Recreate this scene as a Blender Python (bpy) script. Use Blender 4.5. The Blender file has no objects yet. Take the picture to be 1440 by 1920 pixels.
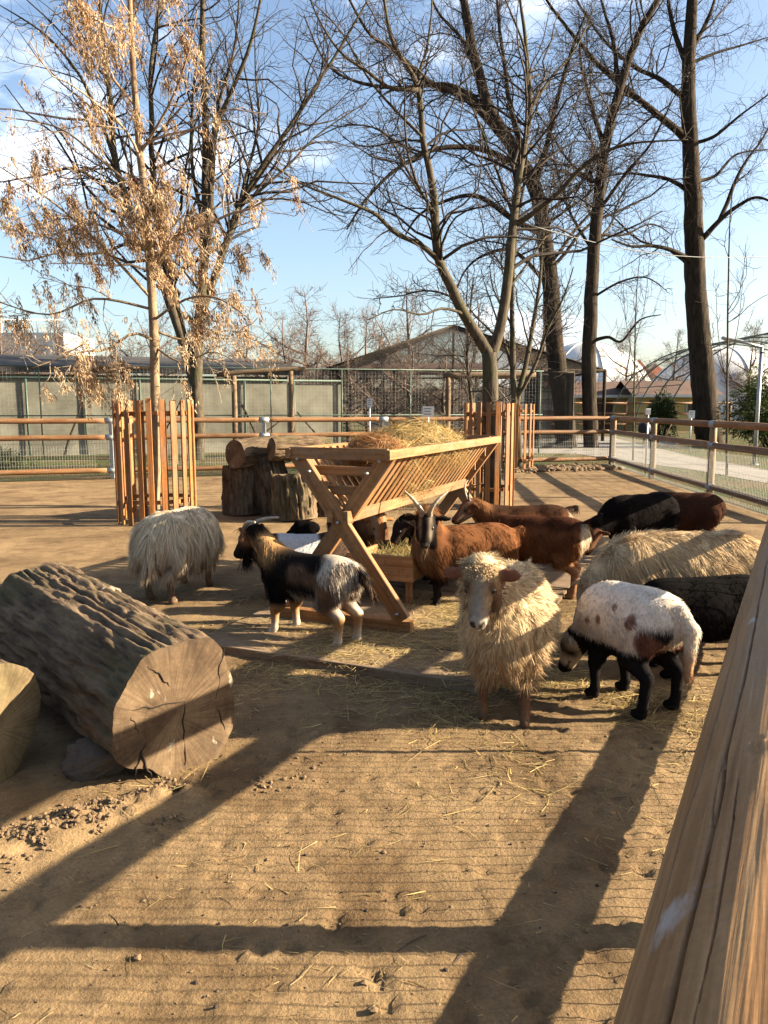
import bpy, math, random
import numpy as np
from mathutils import Vector, Matrix

# ------------------------------------------------------------------ camera, sky, sun, exposure
scene = bpy.context.scene
CAM_H = 1.42
PITCH = math.atan((960 - 764) / 1442)
cam_data = bpy.data.cameras.new('camera')
cam_data.sensor_fit = 'VERTICAL'
cam_data.sensor_height = 24.0
cam_data.lens = 24.0 * 1442 / 1920
cam_data.clip_start = 0.02
cam_data.clip_end = 3000
cam = bpy.data.objects.new('camera', cam_data)
scene.collection.objects.link(cam)
cam.location = (0, 0, CAM_H)
cam.rotation_euler = (math.pi / 2 - PITCH, 0, 0)
scene.camera = cam

SUN_EL = math.radians(22.0)
SUN_AZ = math.radians(90.0)          # measured from +Y towards +X: the sun stands to the right
world = bpy.data.worlds.new('World')
scene.world = world
world.use_nodes = True
wn, wl = world.node_tree.nodes, world.node_tree.links
wn.clear()
w_out = wn.new('ShaderNodeOutputWorld')
w_bg = wn.new('ShaderNodeBackground')
w_bg.inputs['Strength'].default_value = 0.05
w_sky = wn.new('ShaderNodeTexSky')
w_sky.sky_type = 'NISHITA'
w_sky.sun_disc = False
w_sky.sun_elevation = SUN_EL
w_sky.sun_rotation = SUN_AZ
w_sky.altitude = 100
w_sky.air_density = 1.0
w_sky.dust_density = 2.4
w_sky.ozone_density = 1.4
# thin white clouds, the same field over the whole sky
w_tc = wn.new('ShaderNodeTexCoord')
w_map = wn.new('ShaderNodeMapping')
w_map.inputs['Scale'].default_value = (1.0, 1.0, 2.6)
w_map.inputs['Location'].default_value = (0.35, 0.1, 0.0)
w_n = wn.new('ShaderNodeTexNoise')
w_n.inputs['Scale'].default_value = 2.3
w_n.inputs['Detail'].default_value = 7
w_n.inputs['Roughness'].default_value = 0.55
w_r = wn.new('ShaderNodeValToRGB')
w_r.color_ramp.elements[0].position = 0.56
w_r.color_ramp.elements[1].position = 0.74
w_mix = wn.new('ShaderNodeMixRGB')
w_mix.inputs['Color2'].default_value = (8.5, 8.8, 9.4, 1)
wl.new(w_tc.outputs['Generated'], w_map.inputs['Vector'])
wl.new(w_map.outputs['Vector'], w_n.inputs['Vector'])
wl.new(w_n.outputs['Fac'], w_r.inputs['Fac'])
wl.new(w_r.outputs['Color'], w_mix.inputs['Fac'])
wl.new(w_sky.outputs['Color'], w_mix.inputs['Color1'])
wl.new(w_mix.outputs['Color'], w_bg.inputs['Color'])
wl.new(w_bg.outputs['Background'], w_out.inputs['Surface'])

sun_data = bpy.data.lights.new('sun', 'SUN')
sun_data.energy = 5.0
sun_data.angle = math.radians(0.45)
sun_data.color = (1.0, 0.85, 0.62)
sun = bpy.data.objects.new('sun', sun_data)
scene.collection.objects.link(sun)
sun_dir = Vector((math.sin(SUN_AZ) * math.cos(SUN_EL), math.cos(SUN_AZ) * math.cos(SUN_EL), math.sin(SUN_EL)))
sun.rotation_euler = sun_dir.to_track_quat('Z', 'Y').to_euler()
sun.location = (20, 5, 12)

scene.view_settings.view_transform = 'Standard'
scene.view_settings.look = 'None'
scene.view_settings.gamma = 1.0
scene.view_settings.exposure = 2.55
scene.render.engine = 'CYCLES'
scene.cycles.max_bounces = 6
scene.cycles.transparent_max_bounces = 8
scene.cycles.use_denoising = True

# ------------------------------------------------------------------ helpers
COL = scene.collection
rng = np.random.default_rng(11)
random.seed(5)
A = np.array


def at(x, y, Y):
    """point at distance Y (world) seen in the direction measured in the photograph"""
    u = (x - 720) / 1442.0
    v = (960 - y) / 1442.0
    c, s = math.cos(PITCH), math.sin(PITCH)
    t = Y / (c + v * s)
    return A([u * t, Y, CAM_H + (-s + v * c) * t])


def gp(x, y):
    u = (x - 720) / 1442.0
    v = (960 - y) / 1442.0
    c, s = math.cos(PITCH), math.sin(PITCH)
    t = CAM_H / (s - v * c)
    return A([u * t, (c + v * s) * t])


def _hash(i, j, k):
    n = (i.astype(np.int64) * 374761393 + j.astype(np.int64) * 668265263 + k.astype(np.int64) * 2147483647) & 0xffffffff
    n = ((n ^ (n >> 13)) * 1274126177) & 0xffffffff
    n = (n ^ (n >> 16)) & 0xffff
    return n / 65535.0


def vnoise(p):
    p = np.asarray(p, float)
    f = np.floor(p)
    t = p - f
    t = t * t * (3 - 2 * t)
    i = f.astype(np.int64)
    r = 0
    for dx in (0, 1):
        for dy in (0, 1):
            for dz in (0, 1):
                w = (t[..., 0] if dx else 1 - t[..., 0]) * (t[..., 1] if dy else 1 - t[..., 1]) * (t[..., 2] if dz else 1 - t[..., 2])
                r = r + w * _hash(i[..., 0] + dx, i[..., 1] + dy, i[..., 2] + dz)
    return r * 2 - 1


def fbm(p, o=4):
    p = np.asarray(p, float)
    a, s, r = 0.5, 1.0, 0
    for _ in range(o):
        r = r + a * vnoise(p * s + 17.3 * _)
        a *= 0.5
        s *= 2.03
    return r


def norm(v):
    return v / np.maximum(np.linalg.norm(v, axis=-1, keepdims=True), 1e-9)


def sstep(a, b, x):
    t = np.clip((x - a) / (b - a), 0, 1)
    return t * t * (3 - 2 * t)


def new_mesh(name, V, faces, mat=None, smooth=True, col=None):
    """faces: list of (n,k) index arrays"""
    V = np.asarray(V, np.float32)
    if isinstance(faces, np.ndarray):
        faces = [faces]
    faces = [np.asarray(f, np.int32) for f in faces if len(f)]
    me = bpy.data.meshes.new(name)
    me.vertices.add(len(V))
    me.vertices.foreach_set('co', V.ravel())
    tot = np.concatenate([np.full(len(f), f.shape[1], np.int32) for f in faces])
    idx = np.concatenate([f.ravel() for f in faces])
    start = np.concatenate([[0], np.cumsum(tot)[:-1]]).astype(np.int32)
    me.loops.add(len(idx))
    me.loops.foreach_set('vertex_index', idx)
    me.polygons.add(len(tot))
    me.polygons.foreach_set('loop_start', start)
    me.polygons.foreach_set('loop_total', tot)
    me.polygons.foreach_set('use_smooth', np.full(len(tot), bool(smooth)))
    if col is not None:
        c = np.ones((len(V), 4), np.float32)
        c[:, :3] = col
        at_ = me.color_attributes.new('Col', 'FLOAT_COLOR', 'POINT')
        at_.data.foreach_set('color', c.ravel())
    me.update(calc_edges=True)
    me.validate()
    if mat:
        me.materials.append(mat)
    return me


def put(name, me, parent=None, loc=None, rot=None):
    o = bpy.data.objects.new(name, me)
    COL.objects.link(o)
    if parent:
        o.parent = parent
    if loc is not None:
        o.location = loc
    if rot is not None:
        o.rotation_euler = rot
    return o


def mobj(name, V, faces, mat, parent=None, smooth=True, col=None, loc=None, rot=None):
    return put(name, new_mesh(name, V, faces, mat, smooth, col), parent, loc, rot)


def empty(name, loc=(0, 0, 0), rz=0.0):
    o = bpy.data.objects.new(name, None)
    COL.objects.link(o)
    o.location = loc
    o.rotation_euler = (0, 0, rz)
    o.empty_display_size = 0.1
    return o


def tag(o, label, cat, group=None):
    o['label'] = label
    o['category'] = cat
    if group:
        o['group'] = group
    return o


def kind(o, k):
    o['kind'] = k
    return o


def tubes(P, R, sides, cap=True):
    """P (N,K,3), R (N,K) -> verts, quads (+ caps)"""
    P = np.asarray(P, float)
    R = np.asarray(R, float)
    N, K, _ = P.shape
    T = np.empty_like(P)
    T[:, 1:-1] = P[:, 2:] - P[:, :-2]
    T[:, 0] = P[:, 1] - P[:, 0]
    T[:, -1] = P[:, -1] - P[:, -2]
    T = norm(T)
    mean = norm(P[:, -1] - P[:, 0])
    ref = np.where(np.abs(mean[:, 2:3]) < 0.8, A([[0, 0, 1.0]]), A([[1.0, 0, 0]]))[:, None, :]
    U = norm(np.cross(T, np.broadcast_to(ref, T.shape)))
    W = np.cross(T, U)
    a = np.arange(sides) * 2 * math.pi / sides
    ring = U[:, :, None, :] * np.cos(a)[None, None, :, None] + W[:, :, None, :] * np.sin(a)[None, None, :, None]
    V = P[:, :, None, :] + ring * R[:, :, None, None]
    V = V.reshape(-1, 3)
    base = (np.arange(N) * K * sides)[:, None, None] + (np.arange(K - 1) * sides)[None, :, None]
    s = np.arange(sides)[None, None, :]
    s2 = (s + 1) % sides
    F = np.stack([base + s, base + s2, base + sides + s2, base + sides + s], -1).reshape(-1, 4)
    faces = [F]
    if cap:
        b0 = (np.arange(N) * K * sides)[:, None]
        faces.append(b0 + np.arange(sides)[::-1][None])
        faces.append(b0 + (K - 1) * sides + np.arange(sides)[None])
    return V, faces


def join(parts):
    """list of (V, faces list) -> one"""
    Vs, Fs, o = [], {}, 0
    for V, F in parts:
        Vs.append(V)
        if isinstance(F, np.ndarray):
            F = [F]
        for f in F:
            if len(f):
                Fs.setdefault(f.shape[1], []).append(np.asarray(f) + o)
        o += len(V)
    return np.concatenate(Vs), [np.concatenate(v) for v in Fs.values()]


def box_vf(sx, sy, sz, c=(0, 0, 0), bev=0.0):
    """box with chamfered long edges (long edges along x)"""
    hx, hy, hz = sx / 2, sy / 2, sz / 2
    b = min(bev, hy * 0.6, hz * 0.6)
    if b <= 0:
        prof = [(-hy, -hz), (hy, -hz), (hy, hz), (-hy, hz)]
    else:
        prof = [(-hy + b, -hz), (hy - b, -hz), (hy, -hz + b), (hy, hz - b), (hy - b, hz), (-hy + b, hz), (-hy, hz - b), (-hy, -hz + b)]
    n = len(prof)
    V = [(-hx, y, z) for y, z in prof] + [(hx, y, z) for y, z in prof]
    F = A([[i, (i + 1) % n, n + (i + 1) % n, n + i] for i in range(n)])
    caps = A([list(range(n))[::-1], list(range(n, 2 * n))])
    return A(V) + A(c), [F[:, ::-1].copy() * 1 if False else F, caps]


_beam_cache = {}


def beam(name, a, b, w, h, mat, parent=None, up=(0, 0, 1), bev=0.004):
    """board from a to b (parent space), w across, h along 'up'"""
    a, b = Vector(a), Vector(b)
    L = (b - a).length
    key = (round(L, 3), round(w, 4), round(h, 4), mat.name, round(bev, 4))
    me = _beam_cache.get(key)
    if me is None:
        V, F = box_vf(L, w, h, bev=bev)
        me = new_mesh(name, V, F, mat, smooth=False)
        _beam_cache[key] = me
    o = put(name, me, parent)
    x = (b - a).normalized()
    u = Vector(up)
    y = u.cross(x)
    if y.length < 1e-4:
        y = Vector((0, 1, 0)).cross(x)
    y.normalize()
    z = x.cross(y)
    M = Matrix((x, y, z)).transposed().to_4x4()
    M.translation = (a + b) / 2
    o.matrix_local = M
    return o


def pole(name, a, b, r, mat, parent=None, sides=14, r2=None, wob=0.0, K=2, seed=0):
    """round pole whose local x axis runs along it"""
    a, b = Vector(a), Vector(b)
    L = (b - a).length
    r2 = r if r2 is None else r2
    t = np.linspace(0, 1, K)
    P = np.stack([(t - 0.5) * L, np.zeros(K), np.zeros(K)], -1)
    if wob:
        P[:, 1] = wob * vnoise(np.stack([t * L * 1.3 + seed * 9.1, t * 0 + 3.3, t * 0], -1))
        P[:, 2] = wob * vnoise(np.stack([t * L * 1.3 + seed * 5.7, t * 0 + 8.3, t * 0], -1))
    R = r + (r2 - r) * t
    if wob:
        R = R * (1 + 0.05 * vnoise(np.stack([t * L * 3 + seed, t * 0, t * 0 + 1.5], -1)))
    V, F = tubes(P[None], R[None], sides)
    o = put(name, new_mesh(name, V, F, mat), parent)
    x = (b - a).normalized()
    u = Vector((0, 0, 1)) if abs(x.z) < 0.9 else Vector((0, 1, 0))
    y = u.cross(x).normalized()
    z = x.cross(y)
    M = Matrix((x, y, z)).transposed().to_4x4()
    M.translation = (a + b) / 2
    o.matrix_local = M
    return o


# ------------------------------------------------------------------ materials
def mat_base(name, rough=0.85, spec=0.25):
    m = bpy.data.materials.new(name)
    m.use_nodes = True
    b = m.node_tree.nodes['Principled BSDF']
    b.inputs['Roughness'].default_value = rough
    b.inputs['Specular IOR Level'].default_value = spec
    return m, m.node_tree.nodes, m.node_tree.links, b


def coords(n, l, scale, rand=True, src='Object'):
    tc = n.new('ShaderNodeTexCoord')
    mp = n.new('ShaderNodeMapping')
    mp.inputs['Scale'].default_value = scale
    if rand:
        oi = n.new('ShaderNodeObjectInfo')
        ad = n.new('ShaderNodeVectorMath')
        ad.operation = 'MULTIPLY_ADD'
        cb = n.new('ShaderNodeCombineXYZ')
        for k in 'XYZ':
            l.new(oi.outputs['Random'], cb.inputs[k])
        l.new(cb.outputs[0], ad.inputs[0])
        ad.inputs[1].default_value = (37.0, 53.0, 71.0)
        l.new(tc.outputs[src], ad.inputs[2])
        l.new(ad.outputs[0], mp.inputs['Vector'])
    else:
        l.new(tc.outputs[src], mp.inputs['Vector'])
    return mp.outputs['Vector']


def noise(n, l, vec, scale, detail=5, rough=0.6, dist=0.0):
    t = n.new('ShaderNodeTexNoise')
    t.inputs['Scale'].default_value = scale
    t.inputs['Detail'].default_value = detail
    t.inputs['Roughness'].default_value = rough
    t.inputs['Distortion'].default_value = dist
    l.new(vec, t.inputs['Vector'])
    return t.outputs['Fac']


def ramp(n, l, fac, stops):
    r = n.new('ShaderNodeValToRGB')
    e = r.color_ramp.elements
    while len(e) < len(stops):
        e.new(0.5)
    for k, (p, c) in enumerate(stops):
        e[k].position = p
        e[k].color = (*c, 1) if len(c) == 3 else c
    l.new(fac, r.inputs['Fac'])
    return r.outputs['Color']


def mixc(n, l, fac, c1, c2, blend='MIX'):
    m = n.new('ShaderNodeMixRGB')
    m.blend_type = blend
    for s, v in (('Fac', fac), ('Color1', c1), ('Color2', c2)):
        if isinstance(v, (int, float)):
            m.inputs[s].default_value = v
        elif isinstance(v, tuple):
            m.inputs[s].default_value = (*v, 1)
        else:
            l.new(v, m.inputs[s])
    return m.outputs['Color']


def bump(n, l, b, h, strength=0.4, dist=0.01):
    bp = n.new('ShaderNodeBump')
    bp.inputs['Strength'].default_value = strength
    bp.inputs['Distance'].default_value = dist
    l.new(h, bp.inputs['Height'])
    l.new(bp.outputs['Normal'], b.inputs['Normal'])


def wood(name, dark, mid, light, stretch=(1.2, 26, 26), rough=0.7, bstr=0.3, rvar=0.35, knots=True):
    m, n, l, b = mat_base(name, rough)
    v = coords(n, l, stretch)
    f = noise(n, l, v, 1.6, 6, 0.65, 0.6)
    c = ramp(n, l, f, [(0.3, dark), (0.5, mid), (0.72, light)])
    v2 = coords(n, l, (0.9, 3, 3))
    f2 = noise(n, l, v2, 2.0, 3)
    c = mixc(n, l, 0.6, c, ramp(n, l, f2, [(0.3, (0.55, 0.5, 0.45)), (0.7, (1.1, 1.08, 1.05))]), 'MULTIPLY')
    f5 = noise(n, l, coords(n, l, (2.2, 6, 6)), 1.7, 6, 0.65)
    c = mixc(n, l, ramp(n, l, f5, [(0.45, (0, 0, 0)), (0.75, (0.55, 0.55, 0.55))]), c, (0.26, 0.215, 0.165))
    f6 = noise(n, l, coords(n, l, (9, 9, 9)), 3.0, 5, 0.6)
    c = mixc(n, l, 0.55, c, ramp(n, l, f6, [(0.28, (0.45, 0.42, 0.38)), (0.5, (1, 1, 1))]), 'MULTIPLY')
    oi = n.new('ShaderNodeObjectInfo')
    c = mixc(n, l, 1.0, c, ramp(n, l, oi.outputs['Random'], [(0, (1 - rvar,) * 3), (1, (1.0 + rvar * 0.4, 1.0 + rvar * 0.35, 1.0 + rvar * 0.3))]), 'MULTIPLY')
    l.new(c, b.inputs['Base Color'])
    bump(n, l, b, f, bstr, 0.004)
    return m


def plain(name, c, rough=0.8, var=0.25, scale=6, bstr=0.1, metal=0.0, spec=0.3):
    m, n, l, b = mat_base(name, rough, spec)
    v = coords(n, l, (1, 1, 1))
    f = noise(n, l, v, scale, 5)
    cc = ramp(n, l, f, [(0.3, tuple(x * (1 - var) for x in c)), (0.7, tuple(min(1, x * (1 + var)) for x in c))])
    l.new(cc, b.inputs['Base Color'])
    b.inputs['Metallic'].default_value = metal
    bump(n, l, b, f, bstr, 0.01)
    return m


def attr_mat(name, rough=0.9, spec=0.1, translucent=0.0, nscale=0, nvar=0.3):
    m, n, l, b = mat_base(name, rough, spec)
    a = n.new('ShaderNodeVertexColor')
    a.layer_name = 'Col'
    c = a.outputs['Color']
    if nscale:
        v = coords(n, l, (1, 1, 1), False)
        f = noise(n, l, v, nscale, 4)
        c = mixc(n, l, 1.0, c, ramp(n, l, f, [(0.3, (1 - nvar,) * 3), (0.7, (1 + nvar * 0.5,) * 3)]), 'MULTIPLY')
    l.new(c, b.inputs['Base Color'])
    if translucent:
        t = n.new('ShaderNodeBsdfTranslucent')
        l.new(c, t.inputs['Color'])
        mx = n.new('ShaderNodeMixShader')
        mx.inputs['Fac'].default_value = translucent
        l.new(b.outputs[0], mx.inputs[1])
        l.new(t.outputs[0], mx.inputs[2])
        l.new(mx.outputs[0], n['Material Output'].inputs['Surface'])
    return m


def bark(name, dark, light, stretch=(1, 1, 0.25), scale=14, bstr=0.8, dist=0.03, moss=None):
    m, n, l, b = mat_base(name, 0.95, 0.1)
    v = coords(n, l, stretch)
    f = noise(n, l, v, scale, 7, 0.65, 0.4)
    c = ramp(n, l, f, [(0.33, dark), (0.66, light)])
    f2 = noise(n, l, coords(n, l, (1, 1, 1)), 2.5, 4)
    if moss:
        c = mixc(n, l, ramp(n, l, f2, [(0.5, (0, 0, 0)), (0.68, (0.7, 0.7, 0.7))]), c, moss)
    l.new(c, b.inputs['Base Color'])
    bump(n, l, b, f, bstr, dist)
    return m


M = {}
M['rail'] = wood('rail_wood', (0.20, 0.085, 0.03), (0.34, 0.165, 0.065), (0.46, 0.26, 0.12), (1.0, 14, 14))
M['post'] = wood('post_wood', (0.20, 0.12, 0.06), (0.33, 0.2, 0.1), (0.45, 0.3, 0.16), (1.0, 14, 14))
M['guard'] = wood('guard_wood', (0.24, 0.08, 0.02), (0.44, 0.175, 0.045), (0.58, 0.28, 0.085), (1.0, 30, 30), 0.55, 0.2, 0.45)
M['rack'] = wood('rack_wood', (0.25, 0.105, 0.036), (0.42, 0.205, 0.075), (0.56, 0.33, 0.15), (1.0, 26, 26), 0.65)
M['oldwood'] = wood('weathered_wood', (0.14, 0.09, 0.055), (0.25, 0.17, 0.105), (0.36, 0.26, 0.17), (1.0, 18, 18), 0.9)
M['plank'] = wood('dusty_plank', (0.2, 0.13, 0.075), (0.3, 0.2, 0.115), (0.38, 0.265, 0.16), (1.0, 8, 8), 0.95)
M['galv'] = plain('galvanised_steel', (0.42, 0.44, 0.46), 0.5, 0.25, 20, 0.05, 0.6)
M['wire'] = plain('mesh_wire', (0.42, 0.42, 0.40), 0.6, 0.2, 20, 0.0, 0.2)
M['greensteel'] = plain('green_painted_steel', (0.07, 0.11, 0.085), 0.5, 0.2, 8, 0.03)
M['fur'] = attr_mat('fur', 0.95, 0.015, 0.18)
M['skin'] = attr_mat('hide', 0.95, 0.03, 0.0, 60, 0.25)
M['horn'] = attr_mat('horn', 0.45, 0.35, 0.0, 50, 0.3)
M['eye'] = plain('eye', (0.012, 0.008, 0.006), 0.28, 0.1, 5, 0, 0, 0.35)
M['straw'] = attr_mat('straw', 0.7, 0.2, 0.25)
M['leaf'] = attr_mat('dry_leaf', 0.75, 0.2, 0.3)
M['bark_dark'] = bark('bark_dark', (0.022, 0.016, 0.011), (0.075, 0.056, 0.04), (1, 1, 0.22), 10, 0.9, 0.05)
M['bark_grey'] = bark('bark_grey', (0.045, 0.036, 0.026), (0.135, 0.108, 0.075), (1, 1, 0.3), 16, 0.6, 0.02, (0.075, 0.08, 0.035))
M['bark_pale'] = bark('bark_pale', (0.17, 0.11, 0.065), (0.38, 0.28, 0.18), (1, 1, 0.3), 20, 0.4, 0.01)
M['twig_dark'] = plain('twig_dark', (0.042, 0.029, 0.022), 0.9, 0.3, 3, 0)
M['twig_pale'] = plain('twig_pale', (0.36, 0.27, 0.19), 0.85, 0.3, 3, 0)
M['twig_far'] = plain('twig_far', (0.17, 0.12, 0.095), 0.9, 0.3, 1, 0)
# ------------------------------------------------------------------ ground
LOG_A, LOG_B = A([-0.76, 2.90]), A([-1.80, 4.10])     # the big front log, near and far end


def gz(x, y):
    x = np.asarray(x, float)
    y = np.asarray(y, float)
    near = np.clip(1.3 - (y / 20.0), 0.15, 1)
    z0 = np.zeros_like(x)
    z = 0.012 * fbm(np.stack([x * 1.1, y * 1.1, z0], -1), 3) * near
    d = np.clip((10 - y) / 4, 0, 1) * np.clip((5 - np.abs(x)) / 2, 0, 1)
    z = z + d * (0.008 * fbm(np.stack([x * 9, y * 9, z0 + 4], -1), 3) + 0.003 * vnoise(np.stack([x * 38, y * 38, z0], -1)))
    # soil heaped up in front of the log
    m = np.exp(-(((x + 0.95) / 0.42) ** 2 + ((y - 2.52 - 0.62 * (x + 0.95)) / 0.12) ** 2))
    z = z + m * (0.05 + 0.045 * fbm(np.stack([x * 14, y * 14, z0 + 9], -1), 4) + 0.012 * vnoise(np.stack([x * 50, y * 50, z0], -1)))
    return z


def axis_lines(a, b, step, lo, hi, grow=1.16):
    c = list(np.arange(a, b + 1e-6, step))
    s, v = step, a
    left = []
    while v > lo:
        s *= grow
        v -= s
        left.append(v)
    s, v = step, b
    right = []
    while v < hi:
        s *= grow
        v += s
        right.append(v)
    return A(left[::-1] + c + right)


gx = axis_lines(-2.5, 1.9, 0.02, -900, 900)
gy = axis_lines(1.35, 4.6, 0.018, -60, 1500, 1.08)
GX, GY = np.meshgrid(gx, gy)
GZ = gz(GX, GY)
# hoof prints trodden into the near ground
hr = np.random.default_rng(8)
for k in range(1000):
    hx, hy = hr.uniform(-2.5, 1.9), hr.uniform(1.4, 5.1)
    ix = slice(*np.searchsorted(gx, [hx - 0.09, hx + 0.09]))
    iy = slice(*np.searchsorted(gy, [hy - 0.09, hy + 0.09]))
    ha = hr.uniform(0, 3.14)
    ux, uy = GX[iy, ix] - hx, GY[iy, ix] - hy
    p_, q_ = ux * math.cos(ha) + uy * math.sin(ha), -ux * math.sin(ha) + uy * math.cos(ha)
    rr_ = np.sqrt((p_ / 0.03) ** 2 + (q_ / 0.02) ** 2)
    GZ[iy, ix] += hr.uniform(0.3, 1.0) * (-0.011 * np.exp(-rr_ ** 4) + 0.0045 * np.exp(-((rr_ - 1.35) / 0.35) ** 2))
nx, ny = len(gx), len(gy)
ii = (np.arange(ny - 1)[:, None] * nx + np.arange(nx - 1)[None]).ravel()
gm, n, l, b = mat_base('trampled_soil', 0.95, 0.12)
v = coords(n, l, (1, 1, 1), False)
f1 = noise(n, l, v, 1.1, 6, 0.6)
f2 = noise(n, l, v, 9.0, 6, 0.7)
f3 = noise(n, l, v, 90.0, 5, 0.7)
c = ramp(n, l, f1, [(0.32, (0.2, 0.128, 0.066)), (0.5, (0.29, 0.193, 0.102)), (0.7, (0.355, 0.242, 0.13))])
c = mixc(n, l, 0.75, c, ramp(n, l, f2, [(0.3, (0.62, 0.6, 0.58)), (0.55, (1, 1, 1)), (0.75, (1.18, 1.15, 1.1))]), 'MULTIPLY')
f4 = noise(n, l, v, 2.6, 5, 0.55, 0.4)
c = mixc(n, l, 0.8, c, ramp(n, l, f4, [(0.36, (0.62, 0.58, 0.54)), (0.5, (1, 1, 1)), (0.7, (1.1, 1.08, 1.04))]), 'MULTIPLY')
c = mixc(n, l, 0.6, c, ramp(n, l, f3, [(0.3, (0.55, 0.53, 0.5)), (0.6, (1.08, 1.08, 1.05))]), 'MULTIPLY')
l.new(c, b.inputs['Base Color'])
ad = n.new('ShaderNodeMath')
ad.operation = 'ADD'
l.new(f2, ad.inputs[0])
l.new(f3, ad.inputs[1])
bump(n, l, b, ad.outputs[0], 0.5, 0.02)
M['soil'] = gm
ground = mobj('ground', np.stack([GX.ravel(), GY.ravel(), GZ.ravel()], -1),
              np.stack([ii, ii + 1, ii + 1 + nx, ii + nx], -1), gm)
kind(ground, 'structure')


def sheet(name, pts, mat, z, th=None):
    V = A([(p[0], p[1], z) for p in pts])
    F = A([list(range(len(pts)))])
    o = mobj(name, V, F, mat, smooth=False)
    return kind(o, 'structure')


m, n, l, b = mat_base('lawn', 0.95, 0.1)
v = coords(n, l, (1, 1, 1), False)
f1 = noise(n, l, v, 0.6, 5)
f2 = noise(n, l, v, 7, 6, 0.7)
c = ramp(n, l, f1, [(0.38, (0.17, 0.115, 0.06)), (0.58, (0.085, 0.105, 0.035))])
c = mixc(n, l, 0.7, c, ramp(n, l, f2, [(0.3, (0.5, 0.5, 0.5)), (0.7, (1.2, 1.2, 1.1))]), 'MULTIPLY')
l.new(c, b.inputs['Base Color'])
bump(n, l, b, f2, 0.8, 0.05)
M['lawn'] = m
M['paving'] = plain('path_paving', (0.27, 0.245, 0.215), 0.9, 0.2, 1.5, 0.2)

LX = lambda y: 5.64 + (y - 19.1) * 0.045     # line of the right fence
lawn_pts = [(5.05, 9.2), (60, 9.2), (90, 75), (-60, 75), (-60, 13.6), (-12, 13.15), (5.64, 19.05)]
sheet('lawn', lawn_pts, M['lawn'], 0.012)
p_top = [gp(930, 817), gp(1060, 817), gp(1140, 819), gp(1200, 834), gp(1300, 857), gp(1440, 883), gp(1700, 925)]
p_bot = [gp(1700, 960), gp(1440, 908), gp(1300, 882), gp(1200, 869), gp(1150, 862), gp(1080, 852), gp(930, 850)]
sheet('path', [tuple(p) for p in p_top + p_bot][::-1], M['paving'], 0.018)
PATH = A(p_top + p_bot)


def inside_poly(P, poly):
    x, y = P[:, 0], P[:, 1]
    r = np.zeros(len(P), bool)
    k = len(poly)
    for i in range(k):
        x1, y1 = poly[i]
        x2, y2 = poly[(i + 1) % k]
        c = ((y1 > y) != (y2 > y)) & (x < (x2 - x1) * (y - y1) / (y2 - y1 + 1e-12) + x1)
        r ^= c
    return r


def ribbons(root, d, side, length, width, col, K=3, droop=0.0, curl=None):
    """tapered blades: root (N,3), d unit dir, side unit, length (N), width (N)"""
    N = len(root)
    t = np.linspace(0, 1, K)
    P = root[:, None] + d[:, None] * (length[:, None] * t[None])[..., None]
    P[..., 2] -= droop * (length[:, None] * t[None] ** 2)
    if curl is not None:
        P = P + curl[:, None] * (t[None] ** 2 * length[:, None])[..., None]
    w = width[:, None] * (1 - 0.55 * t[None, :-1])
    Lf = P[:, :-1] - side[:, None] * (w / 2)[..., None]
    Rt = P[:, :-1] + side[:, None] * (w / 2)[..., None]
    nv = 2 * (K - 1) + 1
    V = np.empty((N, nv, 3))
    V[:, 0:2 * (K - 1):2] = Lf
    V[:, 1:2 * (K - 1):2] = Rt
    V[:, -1] = P[:, -1]
    b = (np.arange(N) * nv)[:, None]
    q = np.concatenate([b + A([[2 * k, 2 * k + 1, 2 * k + 3, 2 * k + 2]]) for k in range(K - 2)], 0) if K > 2 else np.zeros((0, 4), int)
    tr = b + A([[2 * (K - 2), 2 * (K - 2) + 1, nv - 1]])
    C = np.repeat(col[:, None], nv, 1).reshape(-1, 3)
    return V.reshape(-1, 3), [q, tr], C


# grass blades on the lawn beyond the fences
N = 42000
gpx = np.stack([rng.uniform(-9, 18, N), 9.5 + 25 * rng.random(N) ** 1.1], -1)
poly_l = A(lawn_pts)
ok = inside_poly(gpx, poly_l) & ~inside_poly(gpx, PATH)
ok &= (fbm(np.stack([gpx[:, 0] * 0.5, gpx[:, 1] * 0.5, gpx[:, 0] * 0], -1), 3) > np.where(gpx[:, 0] > 5, -0.12, 0.1))
gpx = gpx[ok]
N = len(gpx)
d = norm(np.stack([rng.normal(0, 0.5, N), rng.normal(0, 0.5, N), np.ones(N)], -1))
sd = norm(np.stack([rng.normal(0, 1, N), rng.normal(0, 0.4, N), np.zeros(N)], -1))
gc = A([[0.085, 0.12, 0.03]]) * rng.uniform(0.5, 1.5, (N, 1)) + A([[0.1, 0.06, 0.01]]) * rng.random((N, 1)) ** 2
V, F, C = ribbons(np.stack([gpx[:, 0], gpx[:, 1], np.full(N, 0.01)], -1), d, sd, rng.uniform(0.03, 0.1, N), rng.uniform(0.006, 0.014, N), gc, 2)
kind(mobj('grass', V, F, M['leaf'], col=C), 'stuff')

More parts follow.
